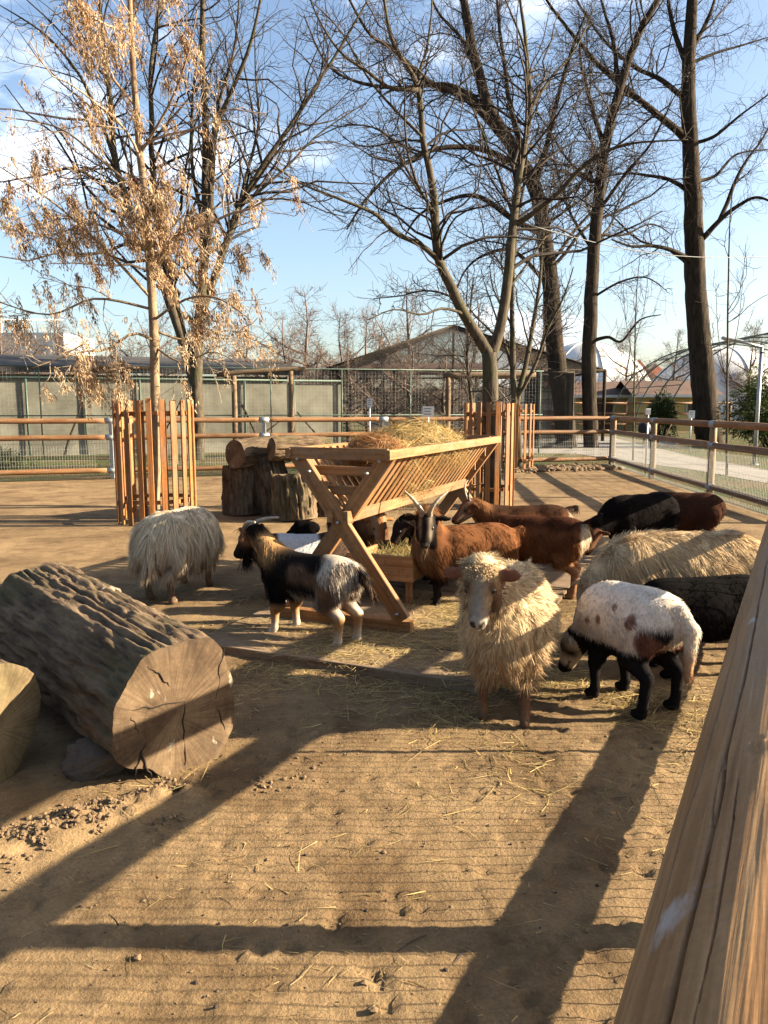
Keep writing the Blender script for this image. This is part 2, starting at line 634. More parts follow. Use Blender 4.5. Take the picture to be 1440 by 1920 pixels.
# ------------------------------------------------------------------ trees
def resample(pts, rad, step):
    pts, rad = A(pts, ), A(rad)
    seg = np.linalg.norm(np.diff(pts, axis=0), axis=1)
    s = np.concatenate([[0], np.cumsum(seg)])
    n = max(4, int(s[-1] / step))
    t = np.linspace(0, s[-1], n)
    # smooth interpolation (Catmull-Rom through the traced joints)
    out = np.empty((n, 3))
    for i, q in enumerate(t):
        k = min(max(np.searchsorted(s, q) - 1, 0), len(pts) - 2)
        u = (q - s[k]) / max(seg[k], 1e-6)
        p0 = pts[max(k - 1, 0)]
        p1, p2 = pts[k], pts[k + 1]
        p3 = pts[min(k + 2, len(pts) - 1)]
        out[i] = 0.5 * (2 * p1 + (p2 - p0) * u + (2 * p0 - 5 * p1 + 4 * p2 - p3) * u ** 2 + (3 * p1 - p0 - 3 * p2 + p3) * u ** 3)
    r = np.interp(t, s, rad)
    return out, r


def grow(par_P, par_R, N, K, len_rng, ang, r_fac, jitter, up, rs, tmin=0.15, rmin=0.002, rel=True, rcap=0.011):
    """children of a set of polylines; par_P (M,Kp,3) or list"""
    segs = []
    for P, R in zip(par_P, par_R):
        L = np.linalg.norm(np.diff(P, axis=0), axis=1).sum()
        segs.append(L)
    segs = A(segs)
    w = segs / segs.sum()
    idx = rs.choice(len(segs), N, p=w)
    t = tmin + (0.98 - tmin) * rs.random(N)
    S = np.empty((N, 3))
    T = np.empty((N, 3))
    Rr = np.empty(N)
    for i in range(N):
        P, R = par_P[idx[i]], par_R[idx[i]]
        k = t[i] * (len(P) - 1)
        k0 = min(int(k), len(P) - 2)
        f = k - k0
        S[i] = P[k0] * (1 - f) + P[k0 + 1] * f
        T[i] = P[k0 + 1] - P[k0]
        Rr[i] = R[k0] * (1 - f) + R[k0 + 1] * f
    T = norm(T)
    rnd = rs.normal(0, 1, (N, 3))
    perp = norm(rnd - T * (rnd * T).sum(1, keepdims=True))
    a = np.radians(rs.uniform(ang[0], ang[1], N))[:, None]
    D = norm(T * np.cos(a) + perp * np.sin(a))
    L = rs.uniform(len_rng[0], len_rng[1], N)
    if rel:
        L = L * segs[idx] * (1.1 - 0.75 * t)
    r0 = np.maximum(np.minimum(Rr * r_fac, L * rcap), rmin)
    Pc = np.empty((N, K, 3))
    Pc[:, 0] = S
    d = D
    for k in range(1, K):
        d = norm(d + rs.normal(0, jitter, (N, 3)) + A([[0, 0, up]]))
        Pc[:, k] = Pc[:, k - 1] + d * (L / (K - 1))[:, None]
    tt = np.linspace(0, 1, K)
    Rc = np.maximum(r0[:, None] * (1 - 0.75 * tt[None]), rmin)
    return Pc, Rc


def bare_tree(name, label, limbs, rs, bark_m, twig_m, n1, n2, n3, rmin=0.003, l1=(0.25, 0.6), l2=(0.3, 0.6), l3=(0.12, 0.45),
              up=(0.06, 0.04, 0.02), jit=(0.22, 0.25, 0.3), group=None, cat='tree', sides=10, base=None, trunk_n=1, l3abs=True, extra_zmin=None):
    """limbs: list of (points, radii); the first trunk_n are the trunk"""
    base = A(base if base is not None else limbs[0][0][0], float)
    root = empty(name, tuple(base))
    tag(root, label, cat, group)
    LP, LR = [], []
    tr, lb = [], []
    for i, (p, r) in enumerate(limbs):
        P, R = resample(p, r, 0.12 if len(p) < 30 else 0.2)
        P = P + np.stack([fbm(P * 1.2 + 5 * i, 2), fbm(P * 1.2 + 9 + 5 * i, 2), fbm(P * 1.2 + 31, 2) * 0], -1) * np.minimum(R * 0.8, 0.05)[:, None]
        LP.append(P)
        LR.append(R)
        V, F = tubes((P - base)[None], R[None], sides if i < trunk_n else 7)
        Vn = V + 0
        if R.max() > 0.05:
            ce = np.repeat(P - base, len(V) // len(P), axis=0)
            off = V - ce
            rough = 1 + 0.10 * fbm(np.concatenate([V[:, :2] * 9, V[:, 2:] * 2.5], 1), 3)
            Vn = ce + off * rough[:, None]
        (tr if i < trunk_n else lb).append((Vn, F))
    V, F = join(tr)
    mobj('trunk', V, F, bark_m, root)
    if lb:
        for V, F in lb:
            mobj('limb', V, F, bark_m, root)
    up1, up2, up3 = up
    c1P, c1R = grow(LP[trunk_n - 1 if trunk_n == 1 else 0:], LR[trunk_n - 1 if trunk_n == 1 else 0:], n1, 10, l1, (30, 70), 0.5, jit[0], up1, rs, 0.3, rmin * 2)
    src2P, src2R = list(c1P) + LP[1:], list(c1R) + LR[1:]
    c2P, c2R = grow(src2P, src2R, n2, 7, l2, (25, 75), 0.5, jit[1], up2, rs, 0.2, rmin * 1.4, True)
    c3P, c3R = grow(list(c2P) + list(c1P), list(c2R) + list(c1R), n3, 5, l3, (25, 75), 0.6, jit[2], up3, rs, 0.1, rmin, False)
    parts = [tubes(c1P - base, c1R, 5, False), tubes(c2P - base, c2R, 4, False), tubes(c3P - base, c3R, 3, False)]
    V, F = join(parts)
    kind(mobj('crown', V, F, twig_m, root), 'stuff')
    return root, (c1P, c2P, c3P)


def limb(px, Y0, r0, r1, dY=0.0, wob=0.0, rs=None):
    k = len(px)
    out = []
    for i, (x, y) in enumerate(px):
        f = i / (k - 1)
        out.append(at(x, y, Y0 + dY * f))
    return out, list(np.linspace(r0, r1, k))


rs = np.random.default_rng(3)

# young tree with tan seed clusters, inside the left guard
Y1 = 9.6
T1 = [
    limb([(292, 990), (292, 800), (290, 640), (281, 480), (272, 370), (260, 270), (252, 170), (246, 60), (240, -120), (236, -330)], Y1, 0.066, 0.02),
    limb([(288, 690), (230, 690), (170, 702), (120, 700)], Y1, 0.02, 0.008, -0.5),
    limb([(290, 640), (250, 625), (200, 655), (150, 660), (60, 690)], Y1, 0.02, 0.006, -1.0),
    limb([(285, 560), (200, 470), (100, 380), (-20, 300)], Y1, 0.022, 0.006, -0.8),
    limb([(283, 520), (340, 440), (380, 400), (440, 380)], Y1, 0.02, 0.006, 0.7),
    limb([(270, 370), (190, 300), (110, 240), (10, 220)], Y1, 0.02, 0.006, 0.8),
    limb([(262, 290), (320, 190), (350, 110), (370, 20)], Y1, 0.018, 0.006, -0.6),
    limb([(255, 200), (190, 120), (140, 40), (90, -60)], Y1, 0.018, 0.006, -0.7),
    limb([(288, 600), (350, 560), (410, 560), (470, 600)], Y1, 0.018, 0.006, -0.8),
    limb([(290, 620), (360, 640), (430, 620), (520, 660)], Y1, 0.016, 0.005, 0.6),
    limb([(280, 470), (180, 420), (90, 440), (-30, 420)], Y1, 0.018, 0.006, 0.9),
    limb([(286, 580), (180, 560), (90, 590), (-20, 560)], Y1, 0.018, 0.006, -0.3),
    limb([(290, 650), (340, 680), (400, 660), (460, 690)], Y1, 0.014, 0.005, -0.5),
]
t1, tw1 = bare_tree('seed_tree', 'young pale tree full of dry tan seed clusters inside the left slatted guard', T1, rs, M['bark_pale'], M['twig_pale'],
                    60, 340, 900, 0.0028, (0.18, 0.4), (0.25, 0.6), (0.1, 0.35), (0.02, 0.0, -0.03))


def seed_clusters(root, P1, P2, P3, ncl, rs):
    base = A(root.location)
    ends = np.concatenate([P1[:, 5:].reshape(-1, 3), P2[:, 3:].reshape(-1, 3), P3[:, 2:].reshape(-1, 3)])
    # bunches gather where the photograph shows them: along the stem and the lower limbs
    s = np.linalg.norm(ends[:, :2] - A([-2.9, 9.6]), axis=1)
    wgt = np.exp(-(s / 1.5) ** 2) * (0.35 + sstep(-0.1, 0.25, fbm(ends * 1.5, 2))) * np.where(ends[:, 2] > 1.6, 1.25, 0.3) * np.where(ends[:, 2] > 3.9, 0.45, 1.0)
    wgt *= np.where(ends[:, 0] > -2.3, 0.4, 1)
    pick = rs.choice(len(ends), ncl, p=wgt / wgt.sum())
    c = ends[pick]
    per = 46
    n = ncl * per
    cc = np.repeat(c, per, 0)
    hang = np.repeat(rs.uniform(0.08, 0.34, ncl), per)
    t = rs.random(n)
    off = rs.normal(0, 1, (n, 3)) * (0.012 + 0.026 * t)[:, None]
    r = cc + off + np.stack([0.35 * hang * t, 0 * t, -hang * t], -1)
    d = norm(np.stack([rs.normal(0.25, 0.28, n), rs.normal(0, 0.28, n), -np.ones(n)], -1))
    side = norm(np.cross(d, rs.normal(0, 1, (n, 3))))
    L = rs.uniform(0.025, 0.07, n)
    base_c = np.repeat(A([[0.62, 0.45, 0.28]]) * rs.uniform(0.55, 1.25, (ncl, 1)) + A([[-0.24, -0.23, -0.17]]) * (rs.random((ncl, 1)) ** 1.6), per, 0)
    colr = base_c * rs.uniform(0.75, 1.3, (n, 1))
    V, F, C = ribbons(r - base, d, side, L, rs.uniform(0.009, 0.016, n), np.clip(colr, 0.03, 1), 3, 0.0, rs.normal(0, 0.2, (n, 3)))
    kind(mobj('seed_clusters', V, F, M['leaf'], root, col=C), 'stuff')


seed_clusters(t1, *tw1, 800, rs)

# multi-stemmed tree behind it, beyond the back fence
Y2 = 21.0
T2 = [
    limb([(372, 866), (370, 780), (368, 700), (372, 640), (376, 580), (382, 500), (384, 420), (386, 300), (384, 200), (380, 110), (378, -60), (376, -220)], Y2, 0.19, 0.045),
    limb([(368, 720), (345, 640), (318, 520), (300, 430), (287, 350), (285, 250), (284, 130), (300, 0), (310, -120)], Y2, 0.14, 0.03, 1.0),
    limb([(366, 730), (335, 620), (285, 480), (240, 380), (216, 290), (207, 190), (196, 90), (185, 0), (176, -120)], Y2, 0.13, 0.03, -0.8),
    limb([(382, 510), (395, 420), (402, 260), (430, 180), (465, 95), (485, 20), (500, -80)], Y2, 0.10, 0.02, -1.0),
    limb([(376, 600), (410, 500), (445, 400), (490, 315), (545, 235), (600, 150), (650, 70), (690, 0)], Y2, 0.11, 0.02, 0.5),
    limb([(440, 410), (470, 300), (485, 230), (480, 150), (478, 60)], Y2, 0.05, 0.015, 0.8),
    limb([(384, 430), (362, 320), (362, 180), (376, 60), (376, -40)], Y2, 0.06, 0.015, 1.2),
    limb([(386, 320), (410, 200), (440, 90), (450, -40)], Y2, 0.06, 0.015, -0.5),
    limb([(216, 300), (160, 160), (90, 70), (0, 10)], Y2, 0.06, 0.012, -0.8),
    limb([(250, 400), (150, 320), (70, 330), (-20, 345)], Y2, 0.05, 0.012, 0.7),
    limb([(460, 380), (530, 320), (600, 250), (690, 190)], Y2, 0.045, 0.01, 0.7),
]
bare_tree('bare_tree', 'bare many-stemmed tree rising behind the tan seed tree', T2, rs, M['bark_grey'], M['twig_dark'],
          75, 620, 2000, 0.0045, (0.15, 0.35), (0.25, 0.6), (0.3, 1.0), (0.1, 0.06, 0.05), group='bare trees around the paddock')

# forked tree in the middle guard
Y3 = 11.0
T3 = [
    limb([(922, 955), (922, 850), (921, 760), (920, 700), (918, 662)], Y3, 0.13, 0.105),
    limb([(918, 668), (893, 625), (866, 580), (842, 530), (823, 489), (816, 430), (814, 379), (803, 310), (792, 263), (783, 165), (750, 105), (731, 67), (720, 0), (715, -90)], Y3, 0.085, 0.012, -1.2),
    limb([(920, 668), (934, 620), (951, 538), (957, 460), (963, 391), (972, 330), (982, 275), (994, 202), (990, 140), (984, 70), (975, -10), (970, -120)], Y3, 0.085, 0.014, 0.8),
    limb([(825, 492), (790, 460), (743, 437), (710, 405), (682, 391), (621, 367), (560, 342), (500, 300)], Y3 - 0.4, 0.04, 0.008, -0.8),
    limb([(962, 425), (1000, 400), (1049, 361), (1085, 320), (1128, 287), (1170, 272), (1208, 266), (1290, 262)], Y3 + 0.3, 0.045, 0.008, -1.0),
    limb([(800, 300), (783, 160), (800, 90), (810, 0), (800, -80)], Y3 - 0.8, 0.025, 0.006, 0.4),
    limb([(783, 168), (730, 165), (690, 135), (640, 100), (600, 40), (575, -20)], Y3 - 0.9, 0.028, 0.006, -0.5),
    limb([(790, 255), (700, 160), (640, 60), (580, 0)], Y3 - 0.9, 0.02, 0.005, 0.5),
    limb([(994, 205), (1030, 150), (1080, 90), (1115, 10)], Y3 + 0.6, 0.028, 0.006, 0.6),
    limb([(988, 190), (985, 100), (960, 30), (930, -40)], Y3 + 0.6, 0.025, 0.006, -0.6),
    limb([(960, 400), (935, 330), (905, 250), (880, 180), (860, 90)], Y3 + 0.5, 0.025, 0.006, 0.7),
    limb([(870, 588), (830, 578), (790, 590), (740, 580), (690, 600)], Y3 - 0.2, 0.022, 0.006, -0.9),
    limb([(880, 605), (850, 560), (800, 545), (750, 555), (700, 560)], Y3 - 0.2, 0.02, 0.006, 0.8),
    limb([(816, 400), (770, 330), (720, 250), (650, 235), (590, 260)], Y3 - 0.6, 0.022, 0.006, 0.8),
    limb([(950, 545), (1000, 480), (1030, 440), (1100, 425)], Y3 + 0.2, 0.02, 0.006, 0.9),
]
bare_tree('bare_tree', 'grey forked bare tree growing out of the slatted guard behind the hay rack', T3, rs, M['bark_grey'], M['twig_dark'],
          80, 620, 1900, 0.0026, (0.15, 0.4), (0.2, 0.5), (0.15, 0.5), (0.05, 0.02, 0.0), (0.26, 0.3, 0.33), group='bare trees around the paddock')

# slim stems in the far guard
Y7 = 17.9
T7 = [
    limb([(972, 880), (968, 780), (962, 700), (960, 620), (962, 520), (968, 420), (985, 330), (990, 220)], Y7, 0.09, 0.02),
    limb([(970, 760), (985, 680), (1000, 600), (1012, 520), (1020, 430), (1040, 320)], Y7, 0.07, 0.015, 0.8),
    limb([(968, 750), (1000, 690), (1030, 610), (1055, 560), (1075, 500)], Y7, 0.05, 0.012, -0.5),
    limb([(962, 700), (945, 640), (925, 580), (905, 520)], Y7, 0.04, 0.01, 0.4),
    limb([(886, 870), (884, 760), (876, 680), (880, 600), (888, 520)], Y7 + 4, 0.06, 0.02, 0.4),
]
bare_tree('bare_tree', 'slim multi-stemmed bare tree in the farther slatted guard', T7, rs, M['bark_grey'], M['twig_dark'],
          40, 300, 1300, 0.004, (0.2, 0.5), (0.25, 0.6), (0.25, 0.7), (0.1, 0.06, 0.03), group='bare trees around the paddock')

# big dark trees beyond the right fence
Y4 = 28.0
T4 = [
    limb([(1062, 842), (1056, 760), (1045, 690), (1037, 600), (1031, 520), (1020, 440), (1002, 350), (960, 275), (918, 205), (893, 122), (878, 50), (866, -40), (855, -200)], Y4, 0.38, 0.10),
    limb([(1000, 345), (965, 310), (920, 285), (860, 275), (800, 285), (740, 320), (690, 370), (650, 430)], Y4, 0.13, 0.03, -2.0),
    limb([(1018, 440), (960, 410), (900, 370), (850, 372), (790, 400), (760, 440)], Y4, 0.12, 0.03, 2.0),
    limb([(945, 260), (880, 190), (800, 150), (740, 95), (690, 60), (640, -30)], Y4, 0.13, 0.03, -2.0),
    limb([(915, 205), (840, 160), (740, 165), (660, 150), (610, 115), (570, 30)], Y4, 0.10, 0.02, 2.0),
    limb([(1005, 380), (975, 270), (955, 190), (940, 80), (930, -30)], Y4, 0.14, 0.04, 2.5),
    limb([(1000, 360), (1030, 250), (1060, 130), (1100, 20)], Y4, 0.12, 0.03, -1.5),
    limb([(1015, 520), (960, 470), (905, 480), (870, 510), (850, 560)], Y4, 0.08, 0.02, 1.5),
    limb([(905, 180), (870, 80), (820, 20), (790, -60)], Y4, 0.09, 0.02, 1.0),
    limb([(1030, 500), (1080, 430), (1130, 370), (1150, 300)], Y4, 0.07, 0.02, 1.5),
]
bare_tree('bare_tree', 'thick dark bare tree leaning left beyond the back fence', T4, rs, M['bark_dark'], M['twig_dark'],
          90, 700, 2000, 0.0042, (0.2, 0.45), (0.2, 0.5), (0.4, 1.3), (0.04, 0.03, 0.02), (0.25, 0.3, 0.33), group='bare trees around the paddock')
Y5 = 27.3
T5 = [
    limb([(1107, 842), (1106, 760), (1104, 672), (1107, 600), (1110, 520), (1114, 450), (1119, 397), (1127, 330), (1135, 275), (1150, 210), (1167, 150), (1185, 95), (1205, 45), (1238, -10), (1270, -110)], Y5, 0.27, 0.09),
    limb([(1108, 640), (1140, 632), (1165, 640), (1200, 600), (1240, 590)], Y5, 0.07, 0.015, -1.0),
    limb([(1135, 280), (1110, 200), (1090, 120), (1085, 20)], Y5, 0.10, 0.02, 1.5),
    limb([(1120, 400), (1170, 330), (1220, 270), (1260, 190)], Y5, 0.07, 0.02, -1.5),
    limb([(1160, 160), (1150, 80), (1130, 10), (1110, -60)], Y5, 0.09, 0.02, 1.0),
    limb([(1112, 470), (1070, 400), (1040, 300), (1030, 200)], Y5, 0.06, 0.02, 1.2),
    limb([(1115, 440), (1170, 440), (1220, 420), (1260, 440)], Y5, 0.05, 0.015, 1.2),
    limb([(1108, 560), (1160, 530), (1210, 520), (1250, 545)], Y5, 0.05, 0.012, -1.2),
]
bare_tree('bare_tree', 'straight slender dark trunk with upswept bare branches right of the thick leaning tree', T5, rs, M['bark_dark'], M['twig_dark'],
          75, 650, 1900, 0.0042, (0.2, 0.45), (0.25, 0.55), (0.4, 1.3), (0.06, 0.03, 0.0), (0.25, 0.3, 0.33), group='bare trees around the paddock')
Y6 = 30.0
T6 = [
    limb([(1333, 836), (1325, 780), (1318, 700), (1310, 620), (1304, 530), (1301, 440), (1298, 350), (1294, 250), (1291, 150), (1294, 60), (1300, -40), (1305, -200)], Y6, 0.52, 0.14),
    limb([(1303, 500), (1287, 483), (1255, 468), (1220, 461), (1185, 462), (1147, 449)], Y6, 0.11, 0.03, -1.5),
    limb([(1300, 380), (1287, 357), (1255, 337), (1220, 330), (1175, 325), (1128, 333)], Y6, 0.11, 0.025, 1.0),
    limb([(1296, 275), (1270, 245), (1232, 214), (1171, 165), (1120, 120), (1086, 79), (1037, 18), (1000, -40)], Y6, 0.16, 0.03, -1.5),
    limb([(1292, 195), (1240, 150), (1183, 122), (1120, 60), (1070, -20)], Y6, 0.11, 0.03, 1.5),
    limb([(1304, 460), (1325, 440), (1350, 412), (1385, 385), (1420, 370), (1460, 385)], Y6, 0.13, 0.03, -1.0),
    limb([(1350, 412), (1375, 350), (1400, 300), (1430, 260), (1460, 200)], Y6, 0.09, 0.02, 1.0),
    limb([(1300, 340), (1340, 330), (1380, 290), (1440, 280)], Y6, 0.08, 0.02, 1.5),
    limb([(1296, 270), (1340, 255), (1390, 215), (1450, 170)], Y6, 0.08, 0.02, -1.0),
    limb([(1293, 120), (1340, 100), (1390, 85), (1440, 70)], Y6, 0.07, 0.02, 1.0),
    limb([(1291, 130), (1265, 60), (1250, -20), (1240, -100)], Y6, 0.11, 0.03, 0.5),
    limb([(1293, 100), (1330, 30), (1350, -40)], Y6, 0.10, 0.03, 0.5),
]
bare_tree('bare_tree', 'tall dark bare trunk at the right with crooked limbs on both sides', T6, rs, M['bark_dark'], M['twig_dark'],
          75, 600, 1800, 0.0042, (0.2, 0.4), (0.2, 0.5), (0.4, 1.2), (0.03, 0.03, 0.02), (0.27, 0.32, 0.35), group='bare trees around the paddock')

# staked saplings along the path
for i, (x, yb, yt, Yd, lab) in enumerate([(1187, 868, 560, 20.5, 'thin staked sapling just beyond the right fence corner'),
                                           (1362, 910, 430, 16.0, 'tall thin sapling at the right beside the lamp post')]):
    sp = [limb([(x, yb), (x + 2, (yb + yt) / 2), (x + 6, yt), (x + 14, yt - 90)], Yd, 0.028, 0.006),
          limb([(x + 2, yb - 180), (x - 15, yb - 280), (x - 20, yb - 380)], Yd, 0.01, 0.004, 0.3),
          limb([(x + 3, yb - 220), (x + 22, yb - 300), (x + 34, yb - 420)], Yd, 0.01, 0.004, -0.3)]
    bare_tree('sapling', lab, sp, rs, M['bark_grey'], M['twig_dark'], 8, 30, 70, 0.003, (0.15, 0.35), (0.3, 0.6), (0.1, 0.4), (0.15, 0.1, 0.05), group='staked saplings by the path', cat='sapling', sides=7)

# far bare trees and shrubs behind the enclosures
far_spots = [(575, 720, 42, 7.5, 'bare bushy tree standing above the grey enclosure wall left of the netted aviary'),
             (470, 700, 55, 8.0, 'far bare tree behind the dark shed roof'),
             (690, 730, 40, 6.0, 'bare shrub left of the netted aviary roof'),
             (120, 690, 60, 9.5, 'far bare tree in front of the white building at the left edge'),
             (760, 735, 46, 8.5, 'bare tree showing above the peak of the netted aviary'),
             (1170, 720, 75, 8.5, 'far bare tree between the white dome and the red roofs'),
             (1260, 722, 80, 9.0, 'far bare tree behind the grey dome'),
             (20, 700, 45, 7.5, 'bare tree at the left edge above the shed roof'),
             (640, 735, 44, 6.5, 'low bare shrub between the wall and the netted aviary'),
             (1010, 725, 60, 9.0, 'far bare tree right of the netted aviary'),
             (890, 730, 48, 8.0, 'bare tree behind the middle of the netted aviary'),
             (1400, 725, 85, 10.0, 'far bare tree at the right edge behind the hoops')]
proto = []
for s in range(3):
    r2 = np.random.default_rng(40 + s)
    L = [([A([0, 0, 0]), A([0.03, 0, 0.25]), A([0.0, 0.03, 0.5]), A([0.02, 0, 0.8]), A([0.0, 0, 1.0])], [0.022, 0.018, 0.014, 0.007, 0.003])]
    for k in range(11):
        a = k * 2.4 + r2.random()
        z0 = r2.uniform(0.12, 0.6)
        ln = r2.uniform(0.25, 0.5) * (1.1 - 0.5 * z0)
        e = A([math.cos(a) * ln, math.sin(a) * ln, z0 + ln * r2.uniform(0.3, 1.0)])
        mid = A([math.cos(a + 0.2) * ln * 0.5, math.sin(a + 0.2) * ln * 0.5, z0 + (e[2] - z0) * 0.35])
        L.append(([A([0.01, 0, z0]), mid, e], [0.010, 0.007, 0.002]))
    tr = []
    LP, LR = [], []
    for p, r in L:
        P, R = resample(p, r, 0.06)
        LP.append(P)
        LR.append(R)
        tr.append(tubes(P[None], R[None], 5))
    V, F = join(tr)
    trunk_me = new_mesh('trunk', V, F, M['twig_far'])
    a1, b1 = grow(LP, LR, 110, 7, (0.25, 0.5), (25, 65), 0.6, 0.2, 0.06, r2, 0.2, 0.0016)
    a2, b2 = grow(list(a1), list(b1), 900, 5, (0.25, 0.6), (25, 70), 0.6, 0.25, 0.04, r2, 0.1, 0.0011)
    a3, b3 = grow(list(a2), list(b2), 1500, 4, (0.03, 0.09), (25, 70), 0.7, 0.3, 0.02, r2, 0.1, 0.0009, False)
    V, F = join([tubes(a1, b1, 3, False), tubes(a2, b2, 3, False), tubes(a3, b3, 3, False)])
    proto.append((trunk_me, new_mesh('crown', V, F, M['twig_far'])))
far_spots += [(600, 0, 29.0, 3.4, 'low bare shrub behind the cage at the right end of the grey wall'),
              (655, 0, 31.0, 3.8, 'dense bare shrub inside the netted aviary, left part'),
              (715, 0, 30.0, 3.3, 'bare shrub inside the netted aviary above the hay'),
              (770, 0, 31.5, 4.0, 'bare shrub inside the netted aviary, middle part'),
              (835, 0, 30.5, 3.4, 'bare shrub inside the netted aviary, left of the forked tree'),
              (960, 0, 33.0, 4.2, 'bare shrub inside the netted aviary, right of the forked tree'),
              (535, 0, 33.0, 5.2, 'bare tree just over the right end of the shed roof'),
              (300, 0, 38.0, 7.0, 'bare tree behind the shed roof and the seed tree'),
              (1035, 0, 45.0, 5.5, 'bare shrub between the mesh cage and the thick dark tree')]
for i, (x, y, Yd, h, lab) in enumerate(far_spots):
    X = (x - 720) / 1442 * Yd
    root = empty('far_bare_tree', (X, Yd, 0), i * 1.3)
    wd_ = 0.95 if h > 5 else 1.35
    root.scale = (h * wd_, h * wd_, h)
    tag(root, lab, 'tree', 'far bare trees')
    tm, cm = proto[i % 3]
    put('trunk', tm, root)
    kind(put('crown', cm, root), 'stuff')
# ------------------------------------------------------------------ background structures
M['panel'] = plain('grey_green_sheet', (0.21, 0.2, 0.155), 0.85, 0.5, 0.9, 0.1)
M['roofdark'] = plain('dark_roofing', (0.06, 0.055, 0.05), 0.9, 0.3, 3, 0.3)
M['roofbrown'] = plain('brown_roof', (0.13, 0.075, 0.055), 0.85, 0.25, 2, 0.2)
M['white'] = plain('white_render', (0.72, 0.72, 0.7), 0.85, 0.06, 1, 0.05)
M['dome'] = plain('white_membrane', (0.78, 0.78, 0.77), 0.6, 0.05, 0.4, 0.0)
M['yellow'] = plain('yellow_wall', (0.62, 0.5, 0.22), 0.85, 0.1, 2, 0.05)
M['redroof'] = plain('red_tiles', (0.30, 0.10, 0.06), 0.85, 0.2, 2, 0.2)
M['darkglass'] = plain('window_glass', (0.03, 0.035, 0.04), 0.15, 0.2, 1, 0.0, 0, 0.5)
M['netting'] = plain('aviary_net', (0.055, 0.045, 0.035), 0.9, 0.2, 5, 0.0)
M['sign'] = plain('white_sign', (0.75, 0.76, 0.75), 0.5, 0.05, 5, 0.0)
M['print'] = plain('grey_print', (0.22, 0.24, 0.27), 0.6, 0.1, 5, 0.0)


def bx(name, c, s, mat, parent=None, rz=0.0, bev=0.0):
    V, F = box_vf(s[0], s[1], s[2], bev=bev)
    return mobj(name, V, F, mat, parent, smooth=False, loc=c, rot=(0, 0, rz))


# grey sheet wall of the left enclosures, with a flat dark roof behind it
YW = 25.0
wall = empty('enclosure_wall', (-5.5, 24.3, 0), math.radians(18))
tag(wall, 'long grey-green sheet wall of the enclosures behind the back fence at the left', 'wall')
xs = np.arange(-17.0, -2.6, 1.58) + 5.5
for i, x in enumerate(xs):
    bx('panel', (x + 0.79, 0.02 * (i % 2), 1.08), (1.55, 0.05, 2.16), M['panel'], wall)
for i, x in enumerate(list(xs) + [xs[-1] + 1.58]):
    pole('post', (x, -0.07, 0), (x, -0.07, 2.25), 0.03, M['greensteel'], wall, 8)
pole('top_rail', (xs[0], -0.08, 2.28), (xs[-1] + 1.58, -0.08, 2.28), 0.03, M['greensteel'], wall, 8)
roof = empty('shed_roof_building', (-12.5, 30, 0), math.radians(18))
tag(roof, 'low dark-roofed shed standing behind the grey enclosure wall', 'building')
bx('wall', (0, 0, 1.3), (17, 4, 2.6), M['panel'], roof)
V = A([(-9, -2.6, 2.65), (9, -2.6, 2.65), (9, 2.4, 3.35), (-9, 2.4, 3.35), (-9, -2.6, 2.85), (9, -2.6, 2.85), (9, 2.4, 3.55), (-9, 2.4, 3.55)])
mobj('roof', V, A([[0, 3, 2, 1], [4, 5, 6, 7], [0, 1, 5, 4], [1, 2, 6, 5], [2, 3, 7, 6], [3, 0, 4, 7]]), M['roofdark'], roof, False)

# timber posts and lintel of the open cage in front of the wall
cage = empty('timber_cage', (0.4, 22.9, 0), math.radians(12))
tag(cage, 'timber post frame with wire cage in front of the grey wall', 'cage')
for (x, h) in ((-4.72, 2.3), (-3.12, 2.45), (1.55, 2.3), (2.75, 2.3)):
    pole('post', (x, 0, 0), (x, 0, h), 0.08, M['oldwood'], cage, 10, 0.075, 0.01, 6, x)
pole('beam', (-5.2, 0.0, 2.34), (-2.7, 0, 2.52), 0.07, M['oldwood'], cage, 10, None, 0.015, 8, 3)
pole('beam', (1.4, 0.0, 2.36), (4.3, 0, 2.42), 0.09, M['oldwood'], cage, 10, None, 0.015, 8, 4)
for a, b_ in (((-4.6, 0.2, 0.2), (-3.4, 0.9, 1.0)), ((-4.5, 0.6, 1.5), (-3.9, 0.8, 0.1)), ((-2.0, 0.4, 0.2), (-2.9, 0.6, 1.3)), ((-7.0, 0.6, 0.2), (-6.2, 0.8, 1.7)), ((-9.4, 0.5, 0.1), (-8.9, 0.5, 1.5))):
    pole('perch', a, b_, 0.035, M['bark_dark'], cage, 6, 0.02, 0.03, 6, a[0])
fr = []
for x in np.arange(-16, 5.0, 2.05):
    fr.append([(x, 0.05, 0), (x, 0.05, 2.52)])
V, F = tubes(A(fr), np.full((len(fr), 2), 0.02), 6)
V2, F2 = tubes(A([[(-16, 0.05, 2.52), (4.6, 0.05, 2.52)], [(-16, 0.05, 1.2), (4.6, 0.05, 1.2)]]), np.full((2, 2), 0.018), 6)
V, F = join([(V, F), (V2, F2)])
kind(mobj('steel_frame', V, F, M['greensteel'], cage), 'stuff')


def wire_mesh(name, a, b, z0, z1, dx, zs, r, mat, parent):
    a, b = A(a, ), A(b)
    L = np.linalg.norm(b - a)
    n_ = int(L / dx)
    t = (np.arange(n_) + 0.5) / n_
    p = a[None] + (b - a)[None] * t[:, None]
    P = np.stack([np.concatenate([p, np.full((n_, 1), z0)], 1), np.concatenate([p, np.full((n_, 1), z1)], 1)], 1)
    V1 = tubes(P, np.full((n_, 2), r), 3, False)
    parts = [V1]
    if len(zs):
        H_ = A([[(a[0], a[1], z), (b[0], b[1], z)] for z in zs])
        parts.append(tubes(H_, np.full((len(zs), 2), r), 3, False))
    V, F = join(parts)
    return kind(mobj(name, V, F, mat, parent), 'stuff')


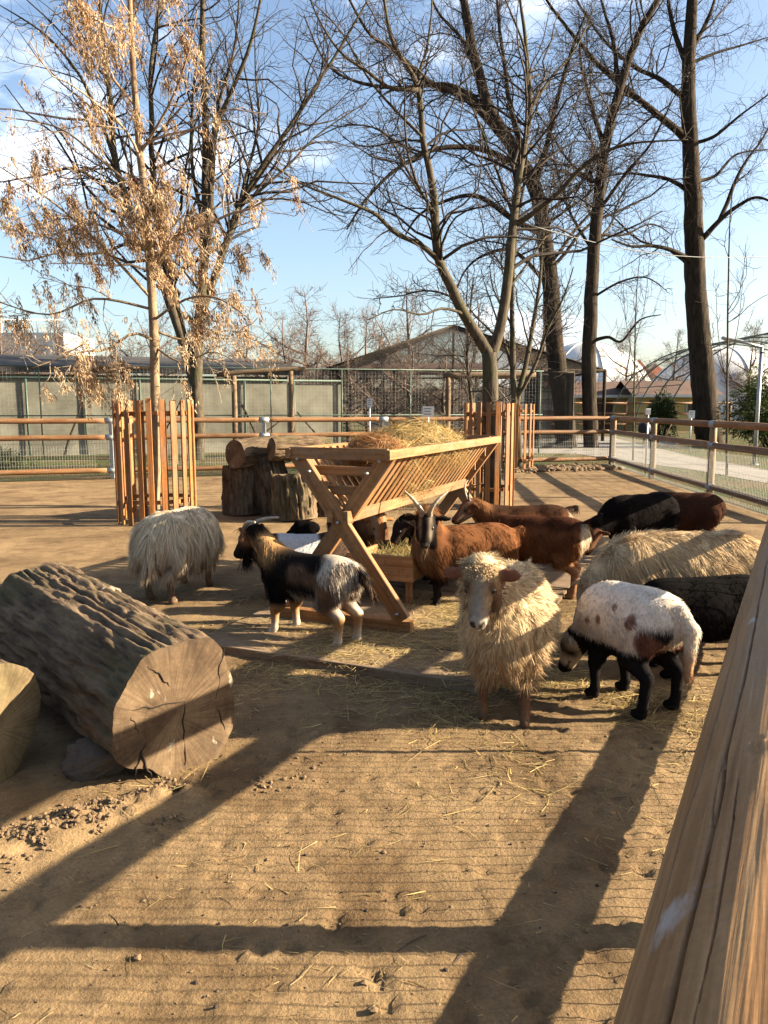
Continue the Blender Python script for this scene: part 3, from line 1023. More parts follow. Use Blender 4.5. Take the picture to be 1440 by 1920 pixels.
wire_mesh('netting', (-16, 0.06), (4.6, 0.06), 0.02, 2.5, 0.1, np.arange(0.1, 2.5, 0.1), 0.0013, M['wire'], cage)

# big netted aviary with a pitched net roof
av = empty('netted_aviary', (3.0, 36, 0))
tag(av, 'large aviary with dark pitched net roof behind the middle of the back fence', 'aviary')
ridge = 5.15
corners = [(-5.6, -3.5), (6.2, -3.5), (6.2, 5), (-5.6, 5)]
for x, y in corners:
    pole('post', (x, y, 0), (x, y, 2.95), 0.07, M['bark_dark'], av, 8)
for x in (-2.6, 0.2, 3.2):
    pole('post', (x, -3.5, 0), (x, -3.5, 2.95), 0.06, M['bark_dark'], av, 8)
pole('ridge_pole', (0.2, 0.2, 0), (0.2, 0.2, ridge), 0.06, M['bark_dark'], av, 8)
rim = [(-5.6, -3.5, 2.95), (6.2, -3.5, 2.95), (6.2, 5, 2.95), (-5.6, 5, 2.95)]
for i in range(4):
    pole('rim_beam', rim[i], rim[(i + 1) % 4], 0.06, M['bark_dark'], av, 6)
    pole('rafter', rim[i], (0.2, 0.2, ridge), 0.055, M['bark_dark'], av, 6)
for k, (p, q) in enumerate(((0, 1), (1, 2), (2, 3), (3, 0))):
    lines = []
    a_, b_, c_ = A(rim[p]), A(rim[q]), A((0.2, 0.2, ridge))
    for t in np.linspace(0.02, 0.98, 95):
        lines.append([a_ + (b_ - a_) * t, c_])
    for t in np.linspace(0.0, 0.95, 60):
        lines.append([a_ + (c_ - a_) * t, b_ + (c_ - b_) * t])
    V, F = tubes(A(lines), np.full((len(lines), 2), 0.005), 3, False)
    kind(mobj('roof_net', V, F, M['netting'], av), 'stuff')
V, F = box_vf(5.0, 0.12, 0.16)
bx('brown_roof_panel', (-1.4, 2.5, 3.3), (7.5, 4.0, 0.14), M['roofbrown'], av).rotation_euler = (0.16, 0, 0)
bx('hut_wall', (1.0, 4.5, 1.2), (9.5, 0.15, 2.4), M['white'], av)
for x0, x1, y in ((-5.6, 6.2, -3.5),):
    wire_mesh('side_net', (x0, y), (x1, y), 0, 2.95, 0.16, np.arange(0.15, 2.9, 0.16), 0.006, M['netting'], av)
# dense dark cage at its right end
dk = empty('mesh_cage', (5.7, 26.5, 0))
tag(dk, 'dark fine-mesh cage at the right end of the aviary behind the corner', 'cage')
for x in (-0.45, 0.75):
    for y in (0, 2.4):
        pole('post', (x, y, 0), (x, y, 2.6), 0.03, M['netting'], dk, 8)
for i, (a_, b_) in enumerate((((-0.45, 0), (0.75, 0)), ((0.75, 0), (0.75, 2.4)), ((-0.45, 2.4), (0.75, 2.4)), ((-0.45, 0), (-0.45, 2.4)))):
    pole('top_bar', (*a_, 2.6), (*b_, 2.6), 0.03, M['netting'], dk, 6)
    wire_mesh('mesh_side', a_, b_, 0, 2.6, 0.035, np.arange(0.05, 2.6, 0.035), 0.007, M['netting'], dk)

# white building with a railing, far left
wb = empty('white_building', (-46, 80, 0))
tag(wb, 'far white building with a railed terrace at the left edge', 'building')
bx('wall', (0, 0, 4.3), (30, 8, 8.6), M['white'], wb)
bx('upper_storey', (-4, 2, 10.4), (18, 5, 4.0), M['white'], wb)
for i in range(8):
    w = bx('window', (-13 + i * 3.4, -4.03, 5.3), (1.5, 0.12, 1.6), M['white'], wb)
    bx('pane', (0, -0.08, 0), (1.3, 0.06, 1.4), M['darkglass'], w)
for i in range(16):
    pole('baluster', (-14.8 + i * 1.95, -3.9, 8.6), (-14.8 + i * 1.95, -3.9, 9.8), 0.09, M['white'], wb, 6)
pole('handrail', (-15, -3.9, 9.8), (15, -3.9, 9.8), 0.09, M['white'], wb, 6)


# domes
def dome(name, label, c, r, h, seg=40):
    root = empty(name, c)
    tag(root, label, 'dome', 'white domes')
    u = np.linspace(0, math.pi / 2, 18)
    a = np.linspace(0, 2 * math.pi, seg, endpoint=False)
    V = np.stack([np.outer(np.cos(u), np.cos(a)) * r, np.outer(np.cos(u), np.sin(a)) * r, np.outer(np.sin(u), np.ones(seg)) * h], -1).reshape(-1, 3)
    q = []
    for i in range(17):
        for j in range(seg):
            q.append([i * seg + j, i * seg + (j + 1) % seg, (i + 1) * seg + (j + 1) % seg, (i + 1) * seg + j])
    mobj('membrane', V, A(q), M['dome'], root)
    for k in range(0, seg, 5):
        P = np.stack([np.cos(u) * math.cos(a[k]) * (r + 0.03), np.cos(u) * math.sin(a[k]) * (r + 0.03), np.sin(u) * (h + 0.03)], -1)
        V, F = tubes(P[None], np.full((1, 18), 0.07), 5)
        mobj('rib', V, F, M['sign'], root)


dome('air_dome', 'white rounded dome between the two dark trunks in the distance', (24.0, 92, 0), 8.2, 9.0)
dome('air_dome', 'pale grey dome behind the hoops at the right', (41.0, 95, 0), 9.5, 8.6)

# huts with yellow walls beyond the far fence
for i, (x, Yd, w, lab) in enumerate([(1140, 50, 5.2, 'left one of the low huts with yellow wall and brown roof'),
                                      (1240, 48, 4.4, 'right one of the low huts with yellow wall and brown roof')]):
    X = (x - 720) / 1442 * Yd
    hut = empty('animal_hut', (X, Yd, 0))
    tag(hut, lab, 'hut', 'yellow animal huts')
    bx('wall', (0, 0, 1.1), (w, 3, 2.2), M['yellow'], hut)
    V = A([(-w / 2 - 0.5, -2.3, 2.15), (w / 2 + 0.5, -2.3, 2.15), (w / 2 + 0.5, 0.2, 3.05), (-w / 2 - 0.5, 0.2, 3.05), (-w / 2 - 0.5, 2.3, 2.15), (w / 2 + 0.5, 2.3, 2.15)])
    mobj('roof', V, A([[0, 1, 2, 3], [3, 2, 5, 4]]), M['roofbrown'], hut, False)
    bx('fascia', (0, -2.32, 2.1), (w + 1.0, 0.06, 0.16), M['sign'], hut)
    bx('door', (-w * 0.18, -1.53, 0.95), (1.3, 0.06, 1.8), M['roofbrown'], hut)
    wd = bx('window', (w * 0.28, -1.54, 1.35), (0.9, 0.08, 0.8), M['sign'], hut)
    bx('pane', (0, -0.05, 0), (0.75, 0.04, 0.65), M['darkglass'], wd)
# red-roofed houses on the skyline
for i, (x, Yd, lab) in enumerate([(1190, 130, 'left far house with pointed red roof on the skyline'), (1222, 128, 'right far house with pointed red roof on the skyline')]):
    X = (x - 720) / 1442 * Yd
    hs = empty('red_roof_house', (X, Yd, 0))
    tag(hs, lab, 'house', 'far red-roofed houses')
    bx('wall', (0, 0, 3.1), (3.6, 4, 6.2), M['white'], hs)
    V = A([(-2.1, -2.3, 6.2), (2.1, -2.3, 6.2), (2.1, 2.3, 6.2), (-2.1, 2.3, 6.2), (0, 0, 9.4 - i)])
    mobj('roof', V, [A([[0, 1, 4], [1, 2, 4], [2, 3, 4], [3, 0, 4]]), A([[3, 2, 1, 0]])], M['redroof'], hs, False)
    w = bx('window', (0, -2.04, 4.6), (1.0, 0.1, 1.2), M['sign'], hs)
    bx('pane', (0, -0.07, 0), (0.8, 0.05, 1.0), M['darkglass'], w)

# far paddock fence in front of the huts
ff = empty('far_fence', (0, 42, 0))
tag(ff, 'distant timber rail fence in front of the yellow huts', 'fence')
fx = np.arange(5.5, 21.0, 1.9)
for i, x in enumerate(fx):
    pole('post', (x, 0.15 * (i % 2), 0), (x, 0.15 * (i % 2), 1.75), 0.07, M['rail'], ff, 8)
for z in (0.55, 1.1, 1.65):
    for i in range(len(fx) - 1):
        pole('rail', (fx[i], -0.06, z), (fx[i + 1], -0.06, z), 0.055, M['rail'], ff, 8)

# hoop frame of a walk-through aviary at the right
hp = empty('hoop_aviary', (19.5, 36, 0))
tag(hp, 'arched steel hoop frame of a large net tunnel at the right', 'aviary')
ang = np.linspace(0, math.pi, 30)
for k in range(5):
    P = np.stack([-np.cos(ang) * 6.4, np.full(30, k * 2.2), np.sin(ang) ** 0.85 * 5.0], -1)
    V, F = tubes(P[None], np.full((1, 30), 0.035), 6)
    mobj('hoop', V, F, M['greensteel'], hp)
for a_ in (0.45, 0.9, 1.35, 1.8, 2.3):
    p = (-math.cos(a_) * 6.4, math.sin(a_) ** 0.85 * 5.0)
    pole('purlin', (p[0], 0, p[1]), (p[0], 8.8, p[1]), 0.022, M['greensteel'], hp, 6)
ln = []
for k in np.linspace(0, 8.8, 30):
    ln.append(np.stack([-np.cos(ang) * 6.38, np.full(30, k), np.sin(ang) ** 0.85 * 4.98], -1))
V, F = tubes(A(ln), np.full((len(ln), 30), 0.006), 3, False)
kind(mobj('net', V, F, M['netting'], hp), 'stuff')


# leafy evergreen hedge at the right, small conifer branch heap at the left
def leafy(name, label, c, rad, n_, colr, seed, cat='shrub', leaf=(0.05, 0.16), w=(0.015, 0.035), stems=10):
    r2 = np.random.default_rng(seed)
    root = empty(name, (c[0], c[1], 0))
    tag(root, label, cat)
    u = norm(r2.normal(0, 1, (n_, 3)))
    rr = r2.random(n_) ** 0.33
    p = u * rr[:, None] * A(rad)
    lump = 0.75 + 0.5 * fbm(u * 2.3 + seed, 3)
    p = p * lump[:, None]
    p[:, 2] = np.maximum(p[:, 2] + c[2], 0.03)
    keep = fbm(p * 1.6 + seed, 3) > -0.22
    p, u = p[keep], u[keep]
    k = len(p)
    d = norm(u + r2.normal(0, 0.7, (k, 3)) + A([[0, 0, 0.2]]))
    sd = norm(np.cross(d, r2.normal(0, 1, (k, 3))))
    C = A([colr]) * r2.uniform(0.5, 1.5, (k, 1))
    V, F, C = ribbons(p, d, sd, r2.uniform(*leaf, k), r2.uniform(*w, k), C, 3, 0.3)
    kind(mobj('foliage', V, F, M['leaf'], root, col=C), 'stuff')
    ends = p[r2.choice(k, stems)]
    P = np.stack([np.stack([A([e[0] * 0.2, e[1] * 0.2, 0]) * (1 - t) + A([e[0], e[1], e[2]]) * t for t in (0, 0.3, 0.6, 1.0)]) for e in ends])
    V, F = tubes(P, np.tile(A([0.03, 0.022, 0.015, 0.006]), (stems, 1)), 5)
    mobj('stem', V, F, M['bark_dark'], root)
    return root


leafy('evergreen_hedge', 'green bushy evergreen behind the lamp post at the right edge', (13.9, 27.5, 1.35), (2.0, 1.4, 1.75), 17000, (0.10, 0.135, 0.03), 7, 'hedge', (0.08, 0.2), (0.02, 0.045))
leafy('evergreen_shrub', 'dark green bush left of the tall right trunk', (10.9, 30.5, 0.9), (0.75, 0.6, 1.4), 6000, (0.05, 0.08, 0.022), 9, 'shrub', (0.08, 0.2), (0.02, 0.045))
leafy('conifer_shrub', 'low green conifer branches behind the mesh at the left edge', (-9.2, 17.6, 0.25), (1.3, 0.7, 0.42), 7000, (0.06, 0.085, 0.03), 12, 'shrub', (0.05, 0.12), (0.008, 0.02))

# lamp post
lp = empty('lamp_post', (9.2, 19.1, 0))
tag(lp, 'slim grey lamp post with a long arm at the right edge', 'lamp post')
pole('pole', (0, 0, 0), (0, 0, 2.9), 0.05, M['galv'], lp, 12, 0.042)
pole('arm', (0.03, 0, 2.88), (-0.62, 0, 3.02), 0.03, M['galv'], lp, 10)
V, F = box_vf(0.5, 0.17, 0.07, bev=0.025)
lh = mobj('lamp_head', V, F, M['galv'], lp, False, loc=(-0.72, 0, 3.05), rot=(0, 0.2, 0))
V, F = box_vf(0.34, 0.12, 0.012, bev=0.004)
mobj('lens', V, F, M['sign'], lh, False, loc=(-0.02, 0, -0.042))
pole('foot_plate', (0, 0, 0), (0, 0, 0.03), 0.1, M['galv'], lp, 12)
pole('cable_clip', (-0.05, -0.06, 2.74), (0.05, -0.06, 2.74), 0.02, M['roofdark'], lp, 8)


# signs
def sign(label, x, yc, Yd, w, h, post=True, lines=3):
    p = at(x, yc, Yd)
    root = empty('sign', (p[0], Yd, 0))
    tag(root, label, 'sign', 'small white notice signs')
    if post:
        pole('post', (0, 0.03, 0), (0, 0.03, p[2] + h / 2), 0.022, M['galv'], root, 8)
    pl = bx('panel', (0, 0, p[2]), (w, 0.02, h), M['sign'], root)
    for k in range(lines):
        bx('printed_line', (-w * 0.06, -0.013, h * (0.28 - 0.25 * k)), (w * (0.66 - 0.14 * (k % 2)), 0.004, h * 0.09), M['print'], pl)


sign('upright white notice sign on a thin post left of the hay heap', 693, 755, 18.6, 0.13, 0.2)
sign('white notice board just above the hay heap', 803, 772, 17.35, 0.26, 0.24, True, 3)
sign('white notice sign left of the tall right trunk', 1297, 777, 24.0, 0.19, 0.24, True, 2)
tg = empty('feed_box', tuple(at(1215, 772, 16.2) * A([1, 1, 0])))
tag(tg, 'small pale grey box on a post behind the right fence', 'box')
zb = at(1215, 772, 16.2)[2]
bx('case', (0, 0, zb), (0.09, 0.08, 0.13), M['sign'], tg, 0, 0.01)
pole('post', (0.02, 0.05, 0), (0.02, 0.05, zb + 0.05), 0.02, M['galv'], tg, 8)

# dark barrel-like bin and white sack with a spade on the lawn
bn = empty('garden_bin', (*gp(1207, 834), 0))
tag(bn, 'dark rounded bin on the lawn behind the right fence', 'bin')
prof = A([(0.0, 0.42), (0.17, 0.43), (0.22, 0.5), (0.24, 0.62), (0.22, 0.76), (0.15, 0.84), (0.0, 0.86)])
a = np.linspace(0, 2 * math.pi, 18, endpoint=False)
V = np.stack([np.outer(prof[:, 0], np.cos(a)), np.outer(prof[:, 0], np.sin(a)), np.outer(prof[:, 1], np.ones(18))], -1).reshape(-1, 3)
q = A([[i * 18 + j, i * 18 + (j + 1) % 18, (i + 1) * 18 + (j + 1) % 18, (i + 1) * 18 + j] for i in range(6) for j in range(18)])
M['black'] = plain('black_plastic', (0.02, 0.02, 0.024), 0.6, 0.2, 4, 0.05)
mobj('drum', V, q, M['black'], bn)
pole('stand', (0, 0, 0), (0, 0, 0.44), 0.04, M['black'], bn, 8)
pk = gp(1256, 836)
V = norm(rng.normal(0, 1, (1, 3)))
u_, v_ = np.meshgrid(np.linspace(0, 2 * math.pi, 24, endpoint=False), np.linspace(-1.5, 1.5, 14))
sk = np.stack([np.cos(u_) * np.cos(v_) * 0.33, np.sin(u_) * np.cos(v_) * 0.22, np.sin(v_) * 0.14], -1).reshape(-1, 3)
sk = sk * (1 + 0.25 * fbm(sk * 6, 3))[:, None]
q = A([[i * 24 + j, i * 24 + (j + 1) % 24, (i + 1) * 24 + (j + 1) % 24, (i + 1) * 24 + j] for i in range(13) for j in range(24)])
M['sack'] = plain('pale_sack', (0.6, 0.63, 0.7), 0.6, 0.1, 4, 0.2)
tag(mobj('sack', sk, q, M['sack'], loc=(pk[0], pk[1], 0.14)), 'pale bluish sack lying on the lawn beyond the right fence', 'sack')
sp = empty('spade', (pk[0] - 0.25, pk[1] - 0.1, 0))
tag(sp, 'spade handle leaning beside the pale sack on the lawn', 'spade')
pole('handle', (-0.12, 0, 0.12), (0.3, 0.1, 0.85), 0.017, M['oldwood'], sp, 8)
bx('blade', (-0.16, -0.01, 0.08), (0.05, 0.17, 0.2), M['galv'], sp, 0, 0.005)

# overhead cable
cp = A([at(982, 419, 11.2) + (at(1450, 481, 12.5) - at(982, 419, 11.2)) * t - A([0, 0, 0.18 * math.sin(math.pi * t)]) for t in np.linspace(0, 1, 16)])
cp2 = np.concatenate([cp, A([at(2400, 600, 16.0)])])
V, F = tubes(cp2[None], np.full((1, len(cp2)), 0.006), 6)
tag(mobj('overhead_cable', V, F, M['wire']), 'pale overhead cable running from the forked tree to the right', 'cable')

# ------------------------------------------------------------------ paddock fences
ZT, ZM, ZB = 1.16, 0.83, 0.17


def collar(parent, p, d, r, L=0.16):
    p, d = A(p), norm(A(d))
    return pole('bracket', p - d * L / 2, p + d * L / 2, r, M['galv'], parent, 14)


def rail_fence(name, label, pts, metal_idx=(), post_r=0.055, rail_r=0.052, heights=(ZT, ZM, ZB), wire_step=0.05, top=1.2, wr=0.0026, offset=-1):
    root = empty(name, (pts[0][0], pts[0][1], 0))
    tag(root, label, 'fence', 'round-rail paddock fences')
    o = A([pts[0][0], pts[0][1], 0])
    P = [A([p[0], p[1], 0]) - o for p in pts]
    for i, p in enumerate(P):
        if i in metal_idx:
            bx('post', (p[0], p[1], top / 2), (0.07, 0.07, top), M['galv'], root)
        else:
            pole('post', p, p + A([0, 0, top - 0.03]), post_r, M['post'], root, 16, None, 0.004, 6, i)
    for i in range(len(P) - 1):
        a_, b_ = P[i], P[i + 1]
        d_ = norm(b_ - a_)
        side = A([-d_[1], d_[0], 0]) * offset * 0.0
        for z in heights:
            z_ = A([0, 0, z])
            pole('rail', a_ + z_ + d_ * 0.003, b_ + z_ - d_ * 0.003, rail_r, M['rail'], root, 16, None, 0.006, 14, i + z)
        wire_mesh('wire_mesh', (a_ + A([d_[1], -d_[0], 0]) * 0.06 * offset)[:2], (b_ + A([d_[1], -d_[0], 0]) * 0.06 * offset)[:2], 0.015, heights[1] + 0.01, wire_step,
                  np.concatenate([A([0.02, 0.08, 0.14, 0.2, 0.28]), np.arange(0.38, heights[1], 0.11)]), wr, M['wire'], root)
    for i, p in enumerate(P):
        dd = (P[min(i + 1, len(P) - 1)] - P[max(i - 1, 0)])
        for z in heights:
            collar(root, p + A([0, 0, z]), dd, rail_r + 0.007, 0.2)
    return root


cx, cy = 5.64, 19.1
bd = norm(A([cx + 5.44, cy - 15.4]))
left0 = A([-5.44, 15.4])
backpts = [tuple(left0 - bd * 3.55 * k) for k in (2, 1)] + [tuple(left0)] + [tuple(left0 + bd * (A([cx, cy]) - left0).dot(bd) * t) for t in (0.262, 0.49, 0.73)] + [(cx, cy)]
rail_fence('back_fence', 'long rail fence with wire mesh and grey brackets across the back of the paddock', backpts, (2, 3, 4))
rightpts = [(cx, cy - 0.14), (5.38, 15.4), (5.2, 12.2), (5.05, 9.45)]
rail_fence('right_fence', 'rail fence with timber posts running along the path at the right', rightpts, (), offset=1)

# near fence the photograph is taken over
RA = math.atan(0.5387)
rd = A([math.sin(RA), math.cos(RA)])
R0 = A([0.013, -0.007])
NEAR_R = 0.07
NEAR_Z = (1.15, 0.86, 0.255)
nf = empty('near_fence', (R0[0], R0[1], 0))
tag(nf, 'nearest rail fence with thick cracked round top rail at the lower right', 'fence', 'round-rail paddock fences')
end_t = 9.55
posts_t = [-1.2, 2.17, 5.2, 8.2]
for t in posts_t:
    p = rd * t
    pole('post', (p[0], p[1], 0), (p[0], p[1], 1.13), 0.052, M['post'], nf, 16, None, 0.004, 6, t)
pole('stake', (rd[0] * 3.46, rd[1] * 3.46, 0), (rd[0] * 3.46, rd[1] * 3.46, 0.9), 0.012, M['galv'], nf, 8)
for z in NEAR_Z[1:]:
    for a_, b_ in zip([-2.5] + posts_t, posts_t + [end_t]):
        pole('rail', (*(rd * (a_ + 0.01)), z), (*(rd * (b_ - 0.01)), z), 0.05, M['rail'], nf, 16, None, 0.006, 14, a_ + z)
sdv = A([rd[1], -rd[0]])
wire_mesh('wire_mesh', rd * -1.5 - sdv * 0.06, rd * end_t - sdv * 0.06, 0.015, NEAR_Z[1], 0.05, [], 0.0024, M['wire'], nf)
wire_mesh('tie_wire', rd * -1.5 - sdv * 0.062, rd * end_t - sdv * 0.062, 0.015, NEAR_Z[1], 2.0, [0.27, 0.45, 0.65, 0.84], 0.001, M['wire'], nf)

# top rail: high-resolution log with drying cracks and knots
nt = 330
tl = 0.05 + np.concatenate([np.linspace(-0.5, 0.1, 40), np.linspace(0.105, 1.3, nt - 130), np.linspace(1.31, 4.0, 90)])
th = np.concatenate([np.linspace(0.3, 3.05, 330), np.linspace(3.08, 2 * math.pi + 0.27, 40)])
na = len(th)       # 0 = right (+side), pi/2 = up, pi = left
TT, TH = np.meshgrid(tl, th, indexing='ij')
r = np.full_like(TT, NEAR_R)
ca, sa = np.cos(TH), np.sin(TH)
r += 0.0022 * fbm(np.stack([ca * 1.3, sa * 1.3, TT * 1.6], -1), 3)
r += 0.0007 * fbm(np.stack([ca * 9, sa * 9, TT * 6], -1), 3)
r += 0.0005 * fbm(np.stack([ca * 30, sa * 30, TT * 3.0], -1), 2)
cr = np.random.default_rng(21)
cracks = [(2.22, 0.15, 1.35, 0.0028), (1.72, 0.28, 1.15, 0.0032), (1.42, 0.12, 0.85, 0.0022), (2.55, 0.3, 0.9, 0.0016), (1.95, 1.1, 2.3, 0.0030), (1.15, 0.35, 1.6, 0.0028),
          (2.4, 1.3, 2.4, 0.0025), (0.8, 0.2, 1.3, 0.0022), (1.55, 1.35, 2.5, 0.003), (2.05, 0.25, 0.5, 0.0014), (1.25, 0.12, 0.33, 0.0012), (2.75, 0.6, 1.6, 0.0015)]
for k in range(22):
    s = cr.uniform(0.05, 2.3)
    cracks.append((cr.uniform(0.7, 2.9), s, s + cr.uniform(0.08, 0.4), cr.uniform(0.0006, 0.0013)))
for c0, a_, b_, w in cracks:
    cen = c0 + 0.03 * vnoise(np.stack([TT[:, 0] * 3 + c0 * 20, TT[:, 0] * 0, TT[:, 0] * 0], -1)) + 0.025 * vnoise(np.stack([TT[:, 0] * 14 + c0 * 31, TT[:, 0] * 0, TT[:, 0] * 0], -1))
    env = np.clip((TT - a_) / 0.12, 0, 1) * np.clip((b_ - TT) / 0.12, 0, 1)
    dist = np.abs((TH - cen[:, None] + math.pi) % (2 * math.pi) - math.pi) * NEAR_R
    wid = w * 0.62 * np.maximum(env, 0.2)
    r -= np.where(env > 0, sstep(1.0, 0.35, dist / wid) * 0.009 * np.minimum(env * 2, 1) * min(1, w / 0.0015), 0)
for t0, a0, sz in ((0.66, 1.0, 0.014), (0.9, 1.75, 0.010), (1.35, 1.9, 0.013), (0.5, 1.85, 0.011), (1.8, 1.5, 0.012)):
    dd = np.sqrt((TT - t0) ** 2 + ((TH - a0) * NEAR_R) ** 2)
    r += 0.003 * np.exp(-(dd / sz) ** 2) - 0.004 * np.exp(-((dd - sz * 1.0) / (sz * 0.18)) ** 2) * 0.5
V = np.stack([TT, np.zeros_like(TT), np.zeros_like(TT)], -1)
V[..., 1] = -r * ca            # local y = left
V[..., 2] = r * sa
idx = np.arange(nt * na).reshape(nt, na)
F = np.stack([idx[:-1], np.roll(idx, -1, 1)[:-1], np.roll(idx, -1, 1)[1:], idx[1:]], -1).reshape(-1, 4)[:, ::-1]
m, n, l, b = mat_base('near_rail_wood', 0.62, 0.3)
v = coords(n, l, (1.6, 30, 30), False)
f = noise(n, l, v, 3.0, 8, 0.62, 0.8)
c = ramp(n, l, f, [(0.28, (0.22, 0.10, 0.03)), (0.5, (0.36, 0.185, 0.068)), (0.72, (0.47, 0.28, 0.125))])
f2 = noise(n, l, coords(n, l, (2.0, 9, 9), False), 1.4, 5, 0.6)
c = mixc(n, l, ramp(n, l, f2, [(0.46, (0, 0, 0)), (0.75, (0.5, 0.5, 0.5))]), c, (0.33, 0.26, 0.18))
f3 = noise(n, l, coords(n, l, (20, 20, 20), False), 12, 6, 0.7)
c = mixc(n, l, 0.45, c, ramp(n, l, f3, [(0.3, (0.6, 0.58, 0.55)), (0.65, (1.12, 1.12, 1.1))]), 'MULTIPLY')
fs = noise(n, l, coords(n, l, (5.0, 9, 9), False), 1.9, 4, 0.5, 0.3)
c = mixc(n, l, ramp(n, l, fs, [(0.73, (0, 0, 0)), (0.8, (0.6, 0.6, 0.6))]), c, (0.5, 0.48, 0.46))
# bird droppings dried on the wood
tc_ = n.new('ShaderNodeTexCoord')
for (t0, a0, sx_, sy_) in [(0.335, 2.42, 0.017, 0.011), (0.62, 1.45, 0.005, 0.004), (0.86, 2.3, 0.014, 0.006)]:
    q1 = n.new('ShaderNodeVectorMath')
    q1.operation = 'SUBTRACT'
    q1.inputs[1].default_value = (t0, -NEAR_R * math.cos(a0), NEAR_R * math.sin(a0))
    l.new(tc_.outputs['Object'], q1.inputs[0])
    q2 = n.new('ShaderNodeVectorMath')
    q2.operation = 'MULTIPLY'
    q2.inputs[1].default_value = (1 / sx_, 1 / sy_, 1 / sy_)
    l.new(q1.outputs[0], q2.inputs[0])
    q3 = n.new('ShaderNodeVectorMath')
    q3.operation = 'LENGTH'
    l.new(q2.outputs[0], q3.inputs[0])
    q4 = n.new('ShaderNodeMath')
    q4.operation = 'MULTIPLY_ADD'
    q4.inputs[1].default_value = 2.2
    l.new(noise(n, l, coords(n, l, (1, 2.5, 2.5), False), 60, 4, 0.6), q4.inputs[0])
    l.new(q3.outputs['Value'], q4.inputs[2])
    rr_ = n.new('ShaderNodeMapRange')
    rr_.inputs['From Min'].default_value = 2.25
    rr_.inputs['From Max'].default_value = 1.35
    rr_.inputs['To Max'].default_value = 0.6
    l.new(q4.outputs[0], rr_.inputs['Value'])
    c = mixc(n, l, rr_.outputs[0], c, (0.6, 0.58, 0.57))
l.new(c, b.inputs['Base Color'])
bump(n, l, b, f, 0.35, 0.003)
near_rail = mobj('top_rail', V.reshape(-1, 3), F, m, nf)
x = Vector((rd[0], rd[1], 0))
z = Vector((0, 0, 1))
y = z.cross(x)
Mx = Matrix((x, y, z)).transposed().to_4x4()
Mx.translation = Vector((0, 0, NEAR_Z[0]))
near_rail.matrix_local = Mx
pole('top_rail', (*(rd * 4.06), NEAR_Z[0]), (*(rd * end_t), NEAR_Z[0]), 0.068, M['rail'], nf, 18, None, 0.006, 20, 3)
# ------------------------------------------------------------------ slatted tree guards
def tree_guard(label, c, r_, h, ns, rz, seed, sq=1.0, wd=0.062):
    root = empty('tree_guard', (c[0], c[1], 0), rz)
    tag(root, label, 'tree guard', 'slatted timber tree guards')
    r2 = np.random.default_rng(seed)
    for k in range(ns):
        a_ = 2 * math.pi * (k + 0.06 * r2.normal()) / ns
        p = A([math.cos(a_) * r_, math.sin(a_) * r_ * sq, 0])
        o = beam('slat', p + A([0, 0, 0.01]), p + A([0, 0, h + 0.008 * r2.normal()]), wd, 0.022, M['guard'], root, up=(math.cos(a_), math.sin(a_), 0), bev=0.003)
    for z in (0.28, h - 0.16):
        P = A([[math.cos(q_) * (r_ - 0.025), math.sin(q_) * (r_ - 0.025) * sq, z] for q_ in np.linspace(0, 2 * math.pi, 9)])
        for i in range(8):
            beam('hoop_board', P[i], P[i + 1], 0.02, 0.05, M['guard'], root)


tree_guard('tall round slatted guard around the tan seed tree at the left', (-2.86, 9.62), 0.475, 1.51, 21, 0.1, 1, 1.0, 0.064)
tree_guard('slatted guard behind the hay rack around the forked grey tree', (1.5, 10.98), 0.35, 1.49, 16, 0.2, 2, 1.0, 0.064)
tree_guard('farther slatted guard half hidden behind the one at the hay rack', (2.98, 17.75), 0.45, 1.5, 16, 0.0, 3)
